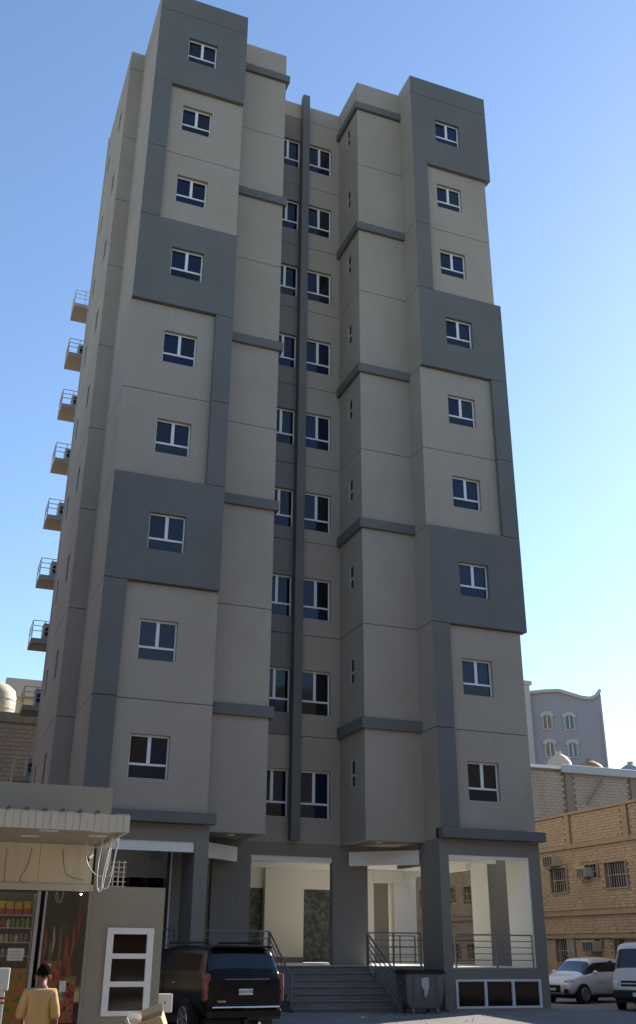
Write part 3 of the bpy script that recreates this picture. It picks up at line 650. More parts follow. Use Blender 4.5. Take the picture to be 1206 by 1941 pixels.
# ---------------------------------------------------------------- the shop
SY = -11.0
shop = thing('corner_shop', 'low grey shop with cream corrugated canopy and glass front at left', 'shop', (-14, -9, -5))
def P_(name, a, b, m, bev=0.0, par=None):
    bm = BM(); box(bm, a, b, bev); o = build(name, bm, M[m] if isinstance(m, str) else m, par or shop)
    if par: o.location = (0, 0, 0)
    return o
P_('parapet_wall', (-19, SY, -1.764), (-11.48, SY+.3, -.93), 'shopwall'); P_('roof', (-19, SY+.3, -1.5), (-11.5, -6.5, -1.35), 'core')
P_('side_wall', (-11.65, SY, -5.05), (-11.42, -6.6, -1.80), 'shopwall'); P_('back_wall', (-19, -6.6, -5.05), (-11.42, -6.4, -.95), 'shopwall'); 
# annex with its white framed window
bm = BM(); wall(bm, -11.42, -10.56, -5.05, -2.35, front(SY), 0, .15, [(-11.38, -10.70, -4.07, -2.92)]); build('annex_wall', bm, M['shopwall'], shop)
P_('annex_wall', (-11.418, SY+.15, -5.05), (-10.56, -9.6, -2.36), 'shopwall')
bm = BM(); wall(bm, -11.385, -10.695, -4.075, -2.915, front(SY-.03), 0, .10, [(-11.29, -10.79, -4.01, -3.70), (-11.29, -10.79, -3.63, -3.33), (-11.29, -10.79, -3.26, -3.0)])
aw = build('annex_window', bm, M['frame'], shop)
for a, b in ((-4.01, -3.70), (-3.63, -3.33), (-3.26, -3.0)):
    P_('pane', (-11.29, SY+.03, a), (-10.79, SY+.04, b), 'brownglass', par=aw)
# canopy
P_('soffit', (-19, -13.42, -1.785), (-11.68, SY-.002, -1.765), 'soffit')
bm = BM(); n = 0; x = -19.0
while x < -11.72:
    x2 = min(x+.092, -11.66)
    box(bm, (x+.0015, -13.47 if n % 2 else -13.462, -1.826), (x2-.0015, -13.43, -1.618), .0); n += 1
    fp = build('fascia_sheet', bm, M['canopy'], shop); bm = BM(); x = x2
    if x > -15: pass
bm.free()
P_('fascia_backing', (-19, -13.43, -1.82), (-11.67, -13.42, -1.62), 'soffit'); P_('end_fascia', (-11.68, -13.46, -1.826), (-11.65, SY, -1.62), 'canopy')
P_('roof_sheet', (-19, -13.44, -1.617), (-11.66, SY, -1.60), 'metal')
for k in range(34):
    x = -18.9+k*.22
    if x < -11.75:
        bm = BM(); v = [bm.verts.new(p) for p in ((x-.035, -13.5, -1.599), (x+.035, -13.5, -1.599), (x, -13.5, -1.565), (x-.035, SY, -1.599), (x+.035, SY, -1.599), (x, SY, -1.565))]
        for f in ((0,1,2),(3,5,4),(0,3,4,1),(1,4,5,2),(2,5,3,0)): bm.faces.new([v[i] for i in f])
        build('roof_rib', bm, M['core'], shop)
for x, y in ((-11.95, -13.1), (-11.9, -12.5), (-12.6, -12.9), (-12.75, -12.1), (-12.5, -13.2), (-13.4, -12.6)):
    P_('soffit_light', (x-.12, y-.06, -1.797), (x+.12, y+.06, -1.786), 'frame')
# sign panel and glazing
for i in range(9):
    x0 = -11.69-.78*(i+1); P_('sign_panel', (x0+.003, SY-.05, -2.34), (x0+.777, SY-.004, -1.787), 'signcream')
P_('shutter_box', (-19, SY-.08, -2.43), (-11.66, SY-.004, -2.342), 'canopy')
P_('door_post', (-12.44, SY-.03, -5.0), (-12.39, SY+.04, -2.435), 'metal'); P_('door_post', (-12.33, SY-.03, -5.0), (-12.30, SY+.04, -2.435), 'metal'); P_('door_post', (-11.70, SY-.02, -5.0), (-11.655, SY+.04, -2.435), 'shopwall')
P_('window_pane', (-15.8, SY+.0, -5.0), (-12.442, SY+.01, -2.435), 'clear'); P_('door_pane', (-12.298, SY+.0, -5.0), (-11.702, SY+.01, -2.435), 'clear')
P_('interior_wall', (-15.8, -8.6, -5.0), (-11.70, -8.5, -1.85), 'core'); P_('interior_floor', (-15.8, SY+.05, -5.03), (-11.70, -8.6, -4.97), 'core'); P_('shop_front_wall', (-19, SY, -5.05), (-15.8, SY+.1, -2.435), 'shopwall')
P_('interior_goods', (-12.38, -9.6, -5.0), (-11.72, -9.5, -2.3), 'clutter')
P_('poster', (-12.9, SY-.012, -4.9), (-12.445, SY-.006, -3.46), 'flowers'); P_('poster', (-12.27, SY-.012, -4.0), (-12.0, SY-.006, -3.36), 'meat'); P_('poster', (-12.0, SY-.014, -4.15), (-11.78, SY-.008, -3.56), 'meat'); P_('poster', (-12.1, SY-.016, -4.95), (-11.72, SY-.01, -4.17), 'petal')
P_('price_card', (-12.24, SY-.03, -3.56), (-12.15, SY-.02, -3.40), 'plate'); P_('price_card', (-12.0, SY-.03, -3.76), (-11.91, SY-.02, -3.62), 'plate')
nt_ = P_('notice', (-12.76, SY-.03, -3.36), (-12.54, SY-.02, -3.20), 'plate')
for k in range(3): P_('text_line', (-12.73, SY-.034, -3.25-.04*k), (-12.58+.02*k, SY-.031, -3.245-.04*k), 'ink', par=nt_)
P_('merchandise_rack', (-12.05, -10.7, -3.9), (-11.8, -10.6, -2.85), 'clutter')
bm = BM(); bmesh.ops.create_uvsphere(bm, u_segments=12, v_segments=8, radius=.011, matrix=Matrix.Translation((-11.82, SY-.03, -2.47))); build('spot_lamp', bm, emit('lit_led', (.8, .9, 1), 12), shop)
# shelves with goods
for k, z in enumerate((-2.76, -2.93, -3.12, -3.30, -3.48)):
    P_('shelf', (-14.5, SY+.06, z-.012), (-12.46, SY+.32, z), 'frame')
P_('shelf_back', (-14.5, SY+.33, -5.0), (-12.46, SY+.36, -2.45), 'core'); P_('shelf_side', (-12.46, SY+.06, -5.0), (-12.445, SY+.32, -2.47), 'frame')
pm = {c: mat('packet_'+c, v, .4, var=.3, vscale=20) for c, v in dict(yellow=(.72, .52, .03), red=(.55, .07, .04), green=(.1, .42, .07), lime=(.36, .46, .06), white=(.7, .7, .63), olive=(.25, .22, .06)).items()}
ordn = ['first', 'second', 'third', 'fourth', 'fifth', 'sixth', 'seventh', 'eighth', 'ninth', 'tenth']
rows = [(-2.76, 'top shelf', 'carton', ['yellow']*5, .11, .19), (-2.93, 'second shelf', 'packet', ['lime', 'olive', 'green', 'green', 'white', 'red', 'white', 'white'], .055, .13),
        (-3.12, 'third shelf', 'packet', ['olive', 'red', 'white', 'lime', 'white', 'white', 'white', 'white'], .055, .12), (-3.30, 'fourth shelf', 'jar', ['white', 'white', 'olive', 'white', 'white', 'white'], .06, .10)]
for z, rn, kind, cols, w, h in rows:
    for i, c in enumerate(cols):
        x = -12.49-(w+.012)*(i+.5)
        t = thing('product_'+kind, '%s %s %s from the window post on the %s in the shop' % (ordn[i], c if kind != 'carton' else 'yellow and red', kind, rn), kind, (x, SY+.16, z), 0, 'goods on the shop shelves')
        bm = BM(); hh = h*random.uniform(.8, 1)
        if kind == 'jar': cyl(bm, (0, 0, 0), (0, 0, hh*.8), w*.45, 12)
        else: box(bm, (-w*.46, -.06, 0), (w*.46, .06, hh*(.45 if kind == 'carton' else .85)), .004)
        build('body', bm, pm['red'] if kind == 'carton' else pm[c], t, world=False)
        bm = BM()
        if kind == 'jar': cyl(bm, (0, 0, hh*.8), (0, 0, hh), w*.36, 12)
        elif kind == 'carton': box(bm, (-w*.46, -.06, hh*.452), (w*.46, .06, hh), .004)
        else: box(bm, (-w*.2, -.03, hh*.852), (w*.2, .03, hh))
        build('lid' if kind != 'carton' else 'upper_panel', bm, pm['yellow'] if kind == 'carton' else pm['white'], t, world=False)
# goods hanging behind the door glass
for i, (x, z0, z1, r, c) in enumerate(((-12.24, -2.95, -3.35, .03, 'red'), (-12.12, -2.9, -3.3, .022, 'white'), (-12.02, -2.85, -3.5, .03, 'olive'), (-11.93, -3.0, -3.5, .04, 'red'), (-11.84, -2.9, -3.3, .03, 'red'), (-11.77, -2.6, -3.1, .025, 'red'), (-12.16, -3.1, -3.55, .03, 'olive'), (-11.87, -3.3, -3.75, .05, 'red'))):
    c = c
    t = thing('hanging_bag', '%s bag hanging behind the shop door, %s from its left edge' % ({'red': 'dark red', 'white': 'pale', 'olive': 'olive'}[c], ordn[[0, 3, 4, 5, 6, 7, 2, 6][i]] if i != 7 else 'low and sixth'), 'bag', (x, -10.82+.03*(i % 3), z0), 0, 'bags hanging in the shop doorway')
    bm = BM(); tube(bm, [(0, 0, .25), (0, 0, 0)], .004, 5); build('string', bm, M['ink'], t, world=False)
    bm = BM(); h = z0-z1; tube(bm, [(0, 0, 0), (0, 0, -h*.2), (.01, 0, -h*.5), (0, 0, -h*.8), (0, 0, -h)], [.006, r*.8, r, r*.9, .01], 10); build('bag_body', bm, pm[c], t, world=False, smooth=True)
# cables
def cable(label, pts, r=.0085, m='cable'):
    cu = []
    for i in range(len(pts)-1):
        p0 = Vector(pts[max(i-1, 0)]); p1 = Vector(pts[i]); p2 = Vector(pts[i+1]); p3 = Vector(pts[min(i+2, len(pts)-1)])
        for s in range(6):
            t = s/6; cu.append(.5*((2*p1)+(-p0+p2)*t+(2*p0-5*p1+4*p2-p3)*t*t+(-p0+3*p1-3*p2+p3)*t**3))
    cu.append(Vector(pts[-1])); bm = BM(); tube(bm, cu, r, 6)
    tag(build('hanging_cable', bm, M[m], smooth=True), label, 'cable', 'cables under the shop canopy')
yc = -13.2
cable('outermost long white cable loop hanging at the canopy end', [(-11.72, yc, -1.82), (-11.76, yc, -2.1), (-11.80, yc, -2.42), (-11.85, yc, -2.5), (-11.90, yc, -2.42), (-11.86, yc, -2.1), (-11.80, yc, -1.84)])
cable('second long white cable loop hanging from the canopy end', [(-11.88, yc+.3, -1.84), (-11.92, yc+.3, -2.2), (-11.90, yc+.3, -2.48), (-11.84, yc+.3, -2.48), (-11.80, yc+.3, -2.1), (-11.78, yc+.3, -1.84)])
cable('narrow inner cable loop reaching down to the annex top', [(-11.72, yc+1.4, -1.84), (-11.74, yc+1.4, -2.2), (-11.72, yc+1.4, -2.42), (-11.66, yc+1.4, -2.38), (-11.60, yc+1.4, -2.1), (-11.58, yc+1.4, -1.88)])
cable('wide shallow white cable sagging from the sign to the canopy end', [(-12.0, yc+.9, -1.84), (-11.98, yc+.9, -2.1), (-11.86, yc+.8, -2.28), (-11.70, yc+.7, -2.30), (-11.66, yc+.6, -2.1), (-11.66, yc+.5, -1.84)])
for j, (x, dx, dz, lb_) in enumerate(((-12.95, .02, .55, 'thin dark wire hanging straight down the left of the cream sign'), (-12.6, -.12, .5, 'thin dark wire slanting across the middle of the cream sign'), (-12.15, .1, .42, 'thin dark wire in a loose curve on the right of the cream sign'))):
    cable(lb_, [(x, SY-.07, -1.86), (x+dx*.3, SY-.075, -1.86-dz*.5), (x+dx, SY-.075, -1.86-dz*.85), (x+dx+.12*j, SY-.075, -1.86-dz)], .004, 'wirecable')
t = thing('security_camera', 'small dark security camera under the canopy end', 'camera', (-11.78, -11.4, -1.86))
bm = BM(); cyl(bm, (0, 0, -.1), (-.07, -.12, -.16), .035, 12); build('housing', bm, M['wirecable'], t, world=False)
bm = BM(); cyl(bm, (0, 0, 0), (0, 0, -.1), .012, 8); build('bracket', bm, M['metal'], t, world=False)
# steel grille standing on the annex
t = thing('window_grille', 'small white steel grille standing on top of the annex wall', 'grille', (-11.2, -10.5, -2.36))
for k in range(4):
    bm = BM(); bar(bm, (-.16+.08*k, 0, 0), (-.16+.08*k, 0, .42), .016); build('upright', bm, M['metal'], t, world=False)
for k in range(6):
    bm = BM(); bar(bm, (-.18, 0, .04+.07*k), (.12, 0, .04+.07*k), .012); build('crossbar', bm, M['metal'], t, world=False)

# ---------------------------------------------------------------- vehicles
def car_body(stations, tagf, mats, root, names, sub=2):
    """stations: (y, zb, zbelt, zroof, wl, wm, wb, wr); tagf(i, j) -> material index; splits the subdivided skin into parts"""
    bm = BM(); rings = []
    for (y, zb, zbelt, zr, wl, wm, wb_, wr) in stations:
        zm = zb+(zbelt-zb)*.55
        half = [(0, zb), (wl*.85, zb), (wl, zb+.09), (wm, zm), (wb_, zbelt-.04), (wb_-.035, zbelt), (wr+.03, max(zr-.10, zbelt+.004)), (wr-.07, zr-.012), (wr*.45, zr)]
        pts = [(x, y, z) for x, z in half]+[(0, y, zr+.008)]+[(-x, y, z) for x, z in half[:0:-1]]
        rings.append([bm.verts.new(p) for p in pts])
    n = len(rings[0]); H = n//2
    for i in range(len(rings)-1):
        for k in range(n):
            f = bm.faces.new((rings[i][k], rings[i+1][k], rings[i+1][(k+1) % n], rings[i][(k+1) % n]))
            j = k if k < H else n-1-k
            f.material_index = tagf(i, j)
    bm.faces.new(rings[0]); bm.faces.new(rings[-1][::-1])
    bmesh.ops.recalc_face_normals(bm, faces=bm.faces)
    me = bpy.data.meshes.new('skin'); bm.to_mesh(me); bm.free()
    tmp = bpy.data.objects.new('tmp', me); COL.objects.link(tmp)
    md = tmp.modifiers.new('s', 'SUBSURF'); md.levels = sub; md.render_levels = sub
    for _m in mats: me.materials.append(_m)
    dg = bpy.context.evaluated_depsgraph_get(); em = bpy.data.meshes.new_from_object(tmp.evaluated_get(dg))
    bpy.data.objects.remove(tmp)
    for idx, nm in enumerate(names):
        b = BM(); b.from_mesh(em)
        bmesh.ops.delete(b, geom=[f for f in b.faces if f.material_index != idx], context='FACES')
        if not b.faces: b.free(); continue
        b.faces.index_update()
        for f in b.faces: f.material_index = 0
        seen = set(); isl = []
        for f0 in b.faces:
            if f0 in seen: continue
            st_ = [f0]; seen.add(f0); cur = []
            while st_:
                f = st_.pop(); cur.append(f)
                for e in f.edges:
                    for g in e.link_faces:
                        if g not in seen: seen.add(g); st_.append(g)
            isl.append([f.index for f in cur])
        if len(isl) == 1 or nm == 'body': build(nm, b, mats[idx], root, world=False, smooth=True, recalc=False)
        else:
            for ids in isl:
                c = b.copy(); c.faces.ensure_lookup_table(); keep = set(ids)
                bmesh.ops.delete(c, geom=[f for f in c.faces if f.index not in keep], context='FACES'); build(nm, c, mats[idx], root, world=False, smooth=True, recalc=False)
            b.free()
def wheel(root, x, y, r, w, rim='alloy', spokes=7):
    t = bpy.data.objects.new('wheel', None); COL.objects.link(t); t.parent = root; t.location = (x, y, r); s = 1 if x > 0 else -1
    bm = BM(); tube(bm, [(-w/2, 0, 0), (-w/2+.02, 0, 0), (w/2-.02, 0, 0), (w/2, 0, 0)], [r*.93, r, r, r*.93], 28); build('tyre', bm, M['tyre'], t, world=False, smooth=False)
    bm = BM(); cyl(bm, (s*w/2, 0, 0), (s*(w/2+.004), 0, 0), r*.66, 24); 
    build('rim_dish', bm, M['black'], t, world=False)
    bm = BM()
    for k in range(spokes):
        a = 2*math.pi*k/spokes; bar(bm, (s*(w/2+.012), 0, 0), (s*(w/2+.012), math.cos(a)*r*.62, math.sin(a)*r*.62), .016, r*.16)
    tube(bm, [(s*(w/2+.004), r*.64*math.cos(2*math.pi*k/24), r*.64*math.sin(2*math.pi*k/24)) for k in range(25)], .02, 6, cap=False)
    build('rim', bm, M[rim], t, world=False)
def arch_well(root, x, y, r, m='black'):
    s = 1 if x > 0 else -1; bm = BM()
    cyl(bm, (x-s*.15, y, r*.95), (x+s*.004, y, r*.95), r*1.16, 28); build('wheel_arch', bm, M[m], root, world=False)
def small(root, name, a, b, m, bev=0.0, smooth=False):
    bm = BM(); box(bm, a, b, bev); return build(name, bm, M[m], root, world=False, smooth=smooth)
def textobj(txt, size, root, loc, rot, m, name='lettering', ext=.002):
    cu = bpy.data.curves.new('t', 'FONT'); cu.body = txt; cu.size = size; cu.extrude = ext; cu.align_x = 'CENTER'; cu.align_y = 'CENTER'
    o = bpy.data.objects.new('t', cu); COL.objects.link(o); dg = bpy.context.evaluated_depsgraph_get()
    me = bpy.data.meshes.new_from_object(o.evaluated_get(dg)); bpy.data.objects.remove(o)
    me.materials.clear(); me.materials.append(M[m]); p = new_obj(name, me, root, False); p.location = loc; p.rotation_euler = rot; return p

# black SUV (front is +Y local), seen from behind
suv = thing('suv', 'black dusty suv parked nose in between the shop annex and the granite steps', 'suv', (-7.90, -3.42, -4.86), R(8), s=.90)
st = [(-2.56, .46, 1.10, 1.11, .80, .90, .86, .80), (-2.52, .42, 1.30, 1.32, .86, .965, .94, .86), (-2.44, .42, 1.33, 1.40, .90, .985, .955, .85), (-2.28, .42, 1.33, 1.86, .92, .99, .96, .80),
      (-2.16, .42, 1.33, 1.91, .92, .99, .96, .79), (-1.15, .40, 1.32, 1.95, .92, 1.0, .965, .78), (-1.05, .40, 1.32, 1.95, .92, 1.0, .965, .78), (-.1, .40, 1.30, 1.95, .92, 1.0, .965, .77),
      (0, .40, 1.30, 1.95, .92, 1.0, .965, .77), (.75, .40, 1.28, 1.90, .92, 1.0, .96, .76), (.85, .40, 1.28, 1.87, .92, 1.0, .96, .76), (1.35, .40, 1.26, 1.30, .92, .99, .95, .80), (2.2, .42, 1.18, 1.22, .90, .97, .92, .78), (2.48, .45, 1.0, 1.05, .84, .92, .88, .74), (2.56, .5, .9, .92, .78, .86, .82, .7)]
def suv_tag(i, j):
    if i == 2 and j in (6, 7, 8): return 1
    if i in (4, 5, 6, 7, 8, 9) and j == 5: return 2
    if i == 10 and j in (6, 7, 8): return 3
    return 0
car_body(st, suv_tag, [M['carblack'], M['carglass'], M['carglass'], M['carglass']], suv, ['body', 'rear_window', 'side_window', 'windscreen'])
for x in (-.92, .92):
    for y in (-1.5, 1.45):
        arch_well(suv, x*1.065, y, .40); wheel(suv, x*.985, y, .40, .27)
for s in (-1, 1):
    tl = small(suv, 'tail_lamp', (s*.90-.075, -2.53, .80), (s*.90+.075, -2.36, 1.36), 'redlamp', .03)
    for k in range(3):
        bm = BM(); cyl(bm, (s*.90, -2.536, .90+.17*k), (s*.90, -2.528, .90+.17*k), .05, 16); build('lens', bm, M['clearlamp'] if (s > 0 and k == 3) else M['redlamp'], tl, world=False)
    bm = BM(); tube(bm, [(s*.97, -2.515, .80), (s*.985, -2.50, 1.08), (s*.97, -2.50, 1.36)], .016, 6); build('lamp_trim', bm, M['chrome'] if s > 0 else M['redlamp'], tl, world=False)
    small(suv, 'roof_rail', (s*.66-.025, -1.9, 1.97), (s*.66+.025, .5, 2.02), 'black', .01)
    small(suv, 'door_mirror', (s*1.0, .95, 1.22), (s*1.22, 1.08, 1.42), 'carblack', .03)
    for y in (-.75, .35): small(suv, 'door_handle', (s*.99-.02, y-.1, 1.12), (s*.99+.02, y+.1, 1.16), 'chrome', .01)
    bm = BM(); bar(bm, (s*.998, .0, .5), (s*.985, .0, 1.28), .008, .012); build('door_seam', bm, M['black'], suv, world=False)
small(suv, 'rear_spoiler', (-.72, -2.42, 1.885), (.72, -2.1, 1.935), 'carblack', .015)
small(suv, 'bumper', (-.90, -2.64, .44), (.90, -2.45, .66), 'carblack', .05); small(suv, 'bumper_trim', (-.82, -2.655, .67), (.82, -2.56, .705), 'chrome', .01)
small(suv, 'tailgate_trim', (-.5, -2.565, 1.235), (.6, -2.545, 1.25), 'rail'); small(suv, 'wiper', (-.05, -2.52, 1.33), (.3, -2.495, 1.345), 'black')
small(suv, 'tailgate_seam', (-.80, -2.568, .735), (.80, -2.556, .745), 'black')
pl = small(suv, 'number_plate', (-.17, -2.60, .93), (.17, -2.565, 1.05), 'plate', .004)
textobj('10-27788', .074, pl, (.045, -2.603, .99), (R(90), 0, 0), 'ink'); textobj('KUWAIT', .026, pl, (-.125, -2.603, .97), (R(90), 0, 0), 'ink'); textobj('الكويت', .035, pl, (-.125, -2.603, 1.01), (R(90), 0, 0), 'ink')
textobj('YUKON', .06, suv, (-.58, -2.578, .80), (R(90), 0, 0), 'chrome', 'emblem', .004)
bm = BM(); cyl(bm, (.35, -2.6, .36), (.35, -2.3, .36), .035, 10); build('exhaust', bm, M['chrome'], suv, world=False)
small(suv, 'tow_hitch', (-.05, -2.66, .36), (.05, -2.45, .44), 'black')
small(suv, 'underbody', (-.8, -2.3, .28), (.8, 2.3, .45), 'black')

# white hatchback
hat_st = [(-1.92, .42, .82, .84, .66, .76, .74, .66), (-1.85, .34, .95, 1.02, .72, .82, .79, .66), (-1.62, .28, .97, 1.36, .76, .85, .80, .60), (-1.45, .26, .96, 1.44, .76, .86, .81, .60), (-.55, .24, .95, 1.50, .76, .865, .81, .59),
          (-.45, .24, .95, 1.50, .76, .865, .81, .59), (.32, .24, .94, 1.47, .76, .865, .81, .58), (.42, .24, .94, 1.44, .76, .865, .81, .58), (1.05, .24, .92, .97, .76, .86, .80, .62), (1.55, .26, .84, .88, .75, .83, .77, .60), (1.82, .30, .70, .73, .70, .78, .72, .56), (1.93, .36, .58, .60, .62, .70, .66, .5)]
def hat_tag(i, j):
    if i in (2, 3, 4, 5, 6) and j == 5: return 2
    if i == 7 and j in (6, 7, 8): return 1
    if i == 7 and j == 5: return 2
    if i == 1 and j in (6, 7, 8): return 3
    return 0
def hatchback(label, loc, rz):
    h = thing('hatchback', label, 'car', loc, rz, s=.90)
    car_body(hat_st, hat_tag, [M['carwhite'], M['lightcarglass'], M['carglass'], M['carglass']], h, ['body', 'windscreen', 'side_window', 'rear_window'])
    for x in (-.78, .78):
        for y in (-1.22, 1.20): arch_well(h, x*1.09, y, .31); wheel(h, x*1.02, y, .31, .2, spokes=10)
    for s in (-1, 1):
        bm = BM(); bmesh.ops.create_uvsphere(bm, u_segments=14, v_segments=8, radius=1, matrix=Matrix.Translation((s*.60, 1.68, .72)) @ Matrix.Rotation(s*R(-35), 4, 'Z') @ Matrix.Diagonal((.2, .14, .085, 1))); build('headlight', bm, M['clearlamp'], h, world=False, smooth=True)
        bm = BM(); bmesh.ops.create_uvsphere(bm, u_segments=14, v_segments=8, radius=1, matrix=Matrix.Translation((s*.95, .62, 1.0)) @ Matrix.Diagonal((.11, .06, .07, 1))); build('door_mirror', bm, M['carwhite'], h, world=False, smooth=True)
        bm = BM(); cyl(bm, (s*.58, 1.80, .40), (s*.60, 1.90, .40), .085, 14); build('fog_lamp', bm, M['black'], h, world=False)
        for y in (-.45, ): small(h, 'door_handle', (s*.862-.015, y-.08, .82), (s*.862+.015, y+.08, .85), 'carwhite', .008)
        small(h, 'door_seam', (s*.868-.004, -.5, .32), (s*.868+.004, -.488, .92), 'black')
    small(h, 'grille', (-.38, 1.88, .36), (.38, 1.955, .60), 'black', .03)
    pl2 = small(h, 'number_plate', (-.2, 1.957, .42), (.2, 1.965, .50), 'plate'); 
    small(h, 'underbody', (-.65, -1.7, .17), (.65, 1.7, .3), 'black'); return h
hb = hatchback('small white hatchback parked by the brown block wall, nose towards the tower', (7.15, 3.75, GZ), math.atan2(.96, -.28)-0+R(0))
hb.rotation_euler = (0, 0, math.atan2(-(-.96), -.28))
for k in range(2): small(hb, 'door_lettering', (-.872, .0, .70-.055*k), (-.866, .48, .715-.055*k), 'rail')
hatchback('foreground white car, only its sunlit roof in view at the bottom edge', (-9.35, -19.6, -5.13), R(80))

# white van
van = thing('van', 'cream white van facing the viewer, cut off by the right edge of the photo', 'van', (6.79, -.12, GZ), R(131.3), s=.90)
vst = [(-2.35, .45, 1.15, 1.17, .76, .83, .82, .76), (-2.32, .36, 1.2, 1.85, .80, .845, .84, .72), (-2.2, .34, 1.2, 1.96, .80, .85, .84, .70), (.9, .32, 1.15, 1.98, .80, .85, .84, .70), (1.0, .32, 1.15, 1.98, .80, .85, .84, .70), (1.55, .32, 1.12, 1.93, .80, .85, .83, .70), (1.62, .32, 1.12, 1.90, .80, .85, .83, .70),
       (2.12, .34, 1.10, 1.14, .80, .85, .81, .72), (2.28, .36, .85, .88, .78, .83, .80, .70), (2.36, .40, .66, .68, .72, .80, .77, .68)]
def van_tag(i, j):
    if i == 6 and j in (6, 7, 8): return 1
    if i in (2, 4) and j == 5: return 2
    return 0
car_body(vst, van_tag, [M['vanwhite'], M['lightcarglass'], M['carglass']], van, ['body', 'windscreen', 'side_window'])
for x in (-.78, .78):
    for y in (-1.35, 1.40): arch_well(van, x*1.09, y, .33); wheel(van, x*1.02, y, .33, .2)
small(van, 'grille', (-.55, 2.24, .80), (.55, 2.34, .86), 'black', .01); small(van, 'grille', (-.55, 2.26, .70), (.55, 2.36, .755), 'black', .01); small(van, 'grille_bar', (-.6, 2.30, .762), (.6, 2.36, .795), 'vanwhite', .01)
small(van, 'bumper', (-.83, 2.22, .34), (.83, 2.42, .60), 'black', .05); small(van, 'number_plate', (-.2, 2.425, .42), (.2, 2.435, .53), 'plate'); textobj('7732', .08, van, (0, 2.437, .475), (R(90), 0, math.pi), 'ink')
for s in (-1, 1):
    small(van, 'headlight', (s*.70-.09, 2.16, .66), (s*.70+.09, 2.34, .84), 'clearlamp', .03)
    small(van, 'door_mirror', (s*.92-.06, 1.85, 1.18), (s*.92+.06, 1.93, 1.42), 'black', .02)
small(van, 'underbody', (-.7, -2.2, .24), (.7, 2.2, .36), 'black')

# ---------------------------------------------------------------- steel bin
bn = thing('wheeled_bin', 'dented grey steel waste container with white paint smear beside the steps', 'bin', (-1.02, -.38, -4.72), R(-4))
bm = BM(); pf = [(-.42, .14), (.42, .14), (.50, .26), (.54, .55), (.555, .98), (-.555, .98), (-.54, .55), (-.50, .26)]
for_ = [bm.verts.new((x, -.36+(0.06 if z < .3 else 0), z)) for x, z in pf]; bak = [bm.verts.new((x, .36-(0.06 if z < .3 else 0), z)) for x, z in pf]
bm.faces.new(for_); bm.faces.new(bak[::-1])
for i in range(8): bm.faces.new((for_[i], for_[(i+1) % 8], bak[(i+1) % 8], bak[i]))
bmesh.ops.recalc_face_normals(bm, faces=bm.faces); bmesh.ops.bevel(bm, geom=list(bm.edges), offset=.02, segments=2, affect='EDGES')
build('body', bm, M['bin'], bn, world=False)
bm = BM(); box(bm, (-.60, -.42, .98), (.60, .42, 1.03), .015); box(bm, (-.55, -.38, 1.03), (.55, .38, 1.075), .02); build('lid', bm, M['black'], bn, world=False)
for x in (-.35, .35):
    for y in (-.28, .28):
        bm = BM(); cyl(bm, (x-.03, y, .07), (x+.03, y, .07), .075, 14); box(bm, (x-.045, y-.03, .07), (x-.035, y+.03, .16)); box(bm, (x+.035, y-.03, .07), (x+.045, y+.03, .16)); build('castor', bm, M['rail'], bn, world=False)
for x in (-.32, 0, .32): small(bn, 'rib', (x-.015, -.372, .3), (x+.015, -.362, .93), 'bin')
bm = BM(); sp_ = [(-.12, .86), (.06, .90), (.10, .84), (.09, .62), (.02, .44), (-.03, .40), (-.05, .58), (-.11, .66)]
a_ = [bm.verts.new((x, -.380, z)) for x, z in sp_]; b_ = [bm.verts.new((x, -.3765, z)) for x, z in sp_]; bm.faces.new(a_); bm.faces.new(b_[::-1])
for i in range(8): bm.faces.new((a_[i], a_[(i+1) % 8], b_[(i+1) % 8], b_[i]))
build('paint_smear', bm, M['smear'], bn, world=False)
small(bn, 'handle', (-.62, -.1, .72), (-.56, .1, .76), 'rail')

# ---------------------------------------------------------------- foreground clutter
def carton(label, loc, rot, dims, m='cardboard'):
    t = thing('cardboard_box', label, 'box', loc, 0, 'cardboard boxes by the annex'); t.rotation_euler = rot; x, y, z = dims
    bm = BM(); wall(bm, -x/2, x/2, 0, z, lambda u, w, d: (u, -y/2+d, w), 0, .008); wall(bm, -x/2, x/2, 0, z, lambda u, w, d: (u, y/2-d, w), 0, .008)
    box(bm, (-x/2, -y/2+.009, 0), (-x/2+.008, y/2-.009, z)); box(bm, (x/2-.008, -y/2+.009, 0), (x/2, y/2-.009, z)); box(bm, (-x/2+.009, -y/2+.009, 0), (x/2-.009, y/2-.009, .008)); build('carton_body', bm, M[m], t, world=False)
    for s in (-1, 1):
        bm = BM(); a = math.radians(35)
        v = [bm.verts.new(p) for p in ((-x/2, s*y/2, z), (x/2, s*y/2, z), (x/2, s*(y/2+y*.4*math.cos(a)), z+y*.4*math.sin(a)), (-x/2, s*(y/2+y*.4*math.cos(a)), z+y*.4*math.sin(a)))]
        f = bm.faces.new(v); e = bmesh.ops.extrude_face_region(bm, geom=[f]); bmesh.ops.translate(bm, verts=[g for g in e['geom'] if isinstance(g, bmesh.types.BMVert)], vec=(0, 0, .006)); build('flap', bm, M[m], t, world=False)
def box_on_pile(): pass
pile = thing('crate', 'dark red crate under the cardboard boxes at the annex foot', 'crate', (-11.35, -13.9, gz(-11, -14)), R(10))
for z in (0, .25, .5, .75): small(pile, 'crate_tier', (-.3, -.22, z), (.3, .22, z+.22), 'wirecable', .01)
carton('open pale cardboard box tipped towards the street at the annex foot', (-11.28, -14.1, -4.06), (R(22), R(-18), R(-25)), (.26, .2, .16))
carton('flattened white carton beside the open cardboard box', (-11.50, -13.95, -4.02), (R(35), R(12), R(15)), (.22, .14, .05), 'offwhite')
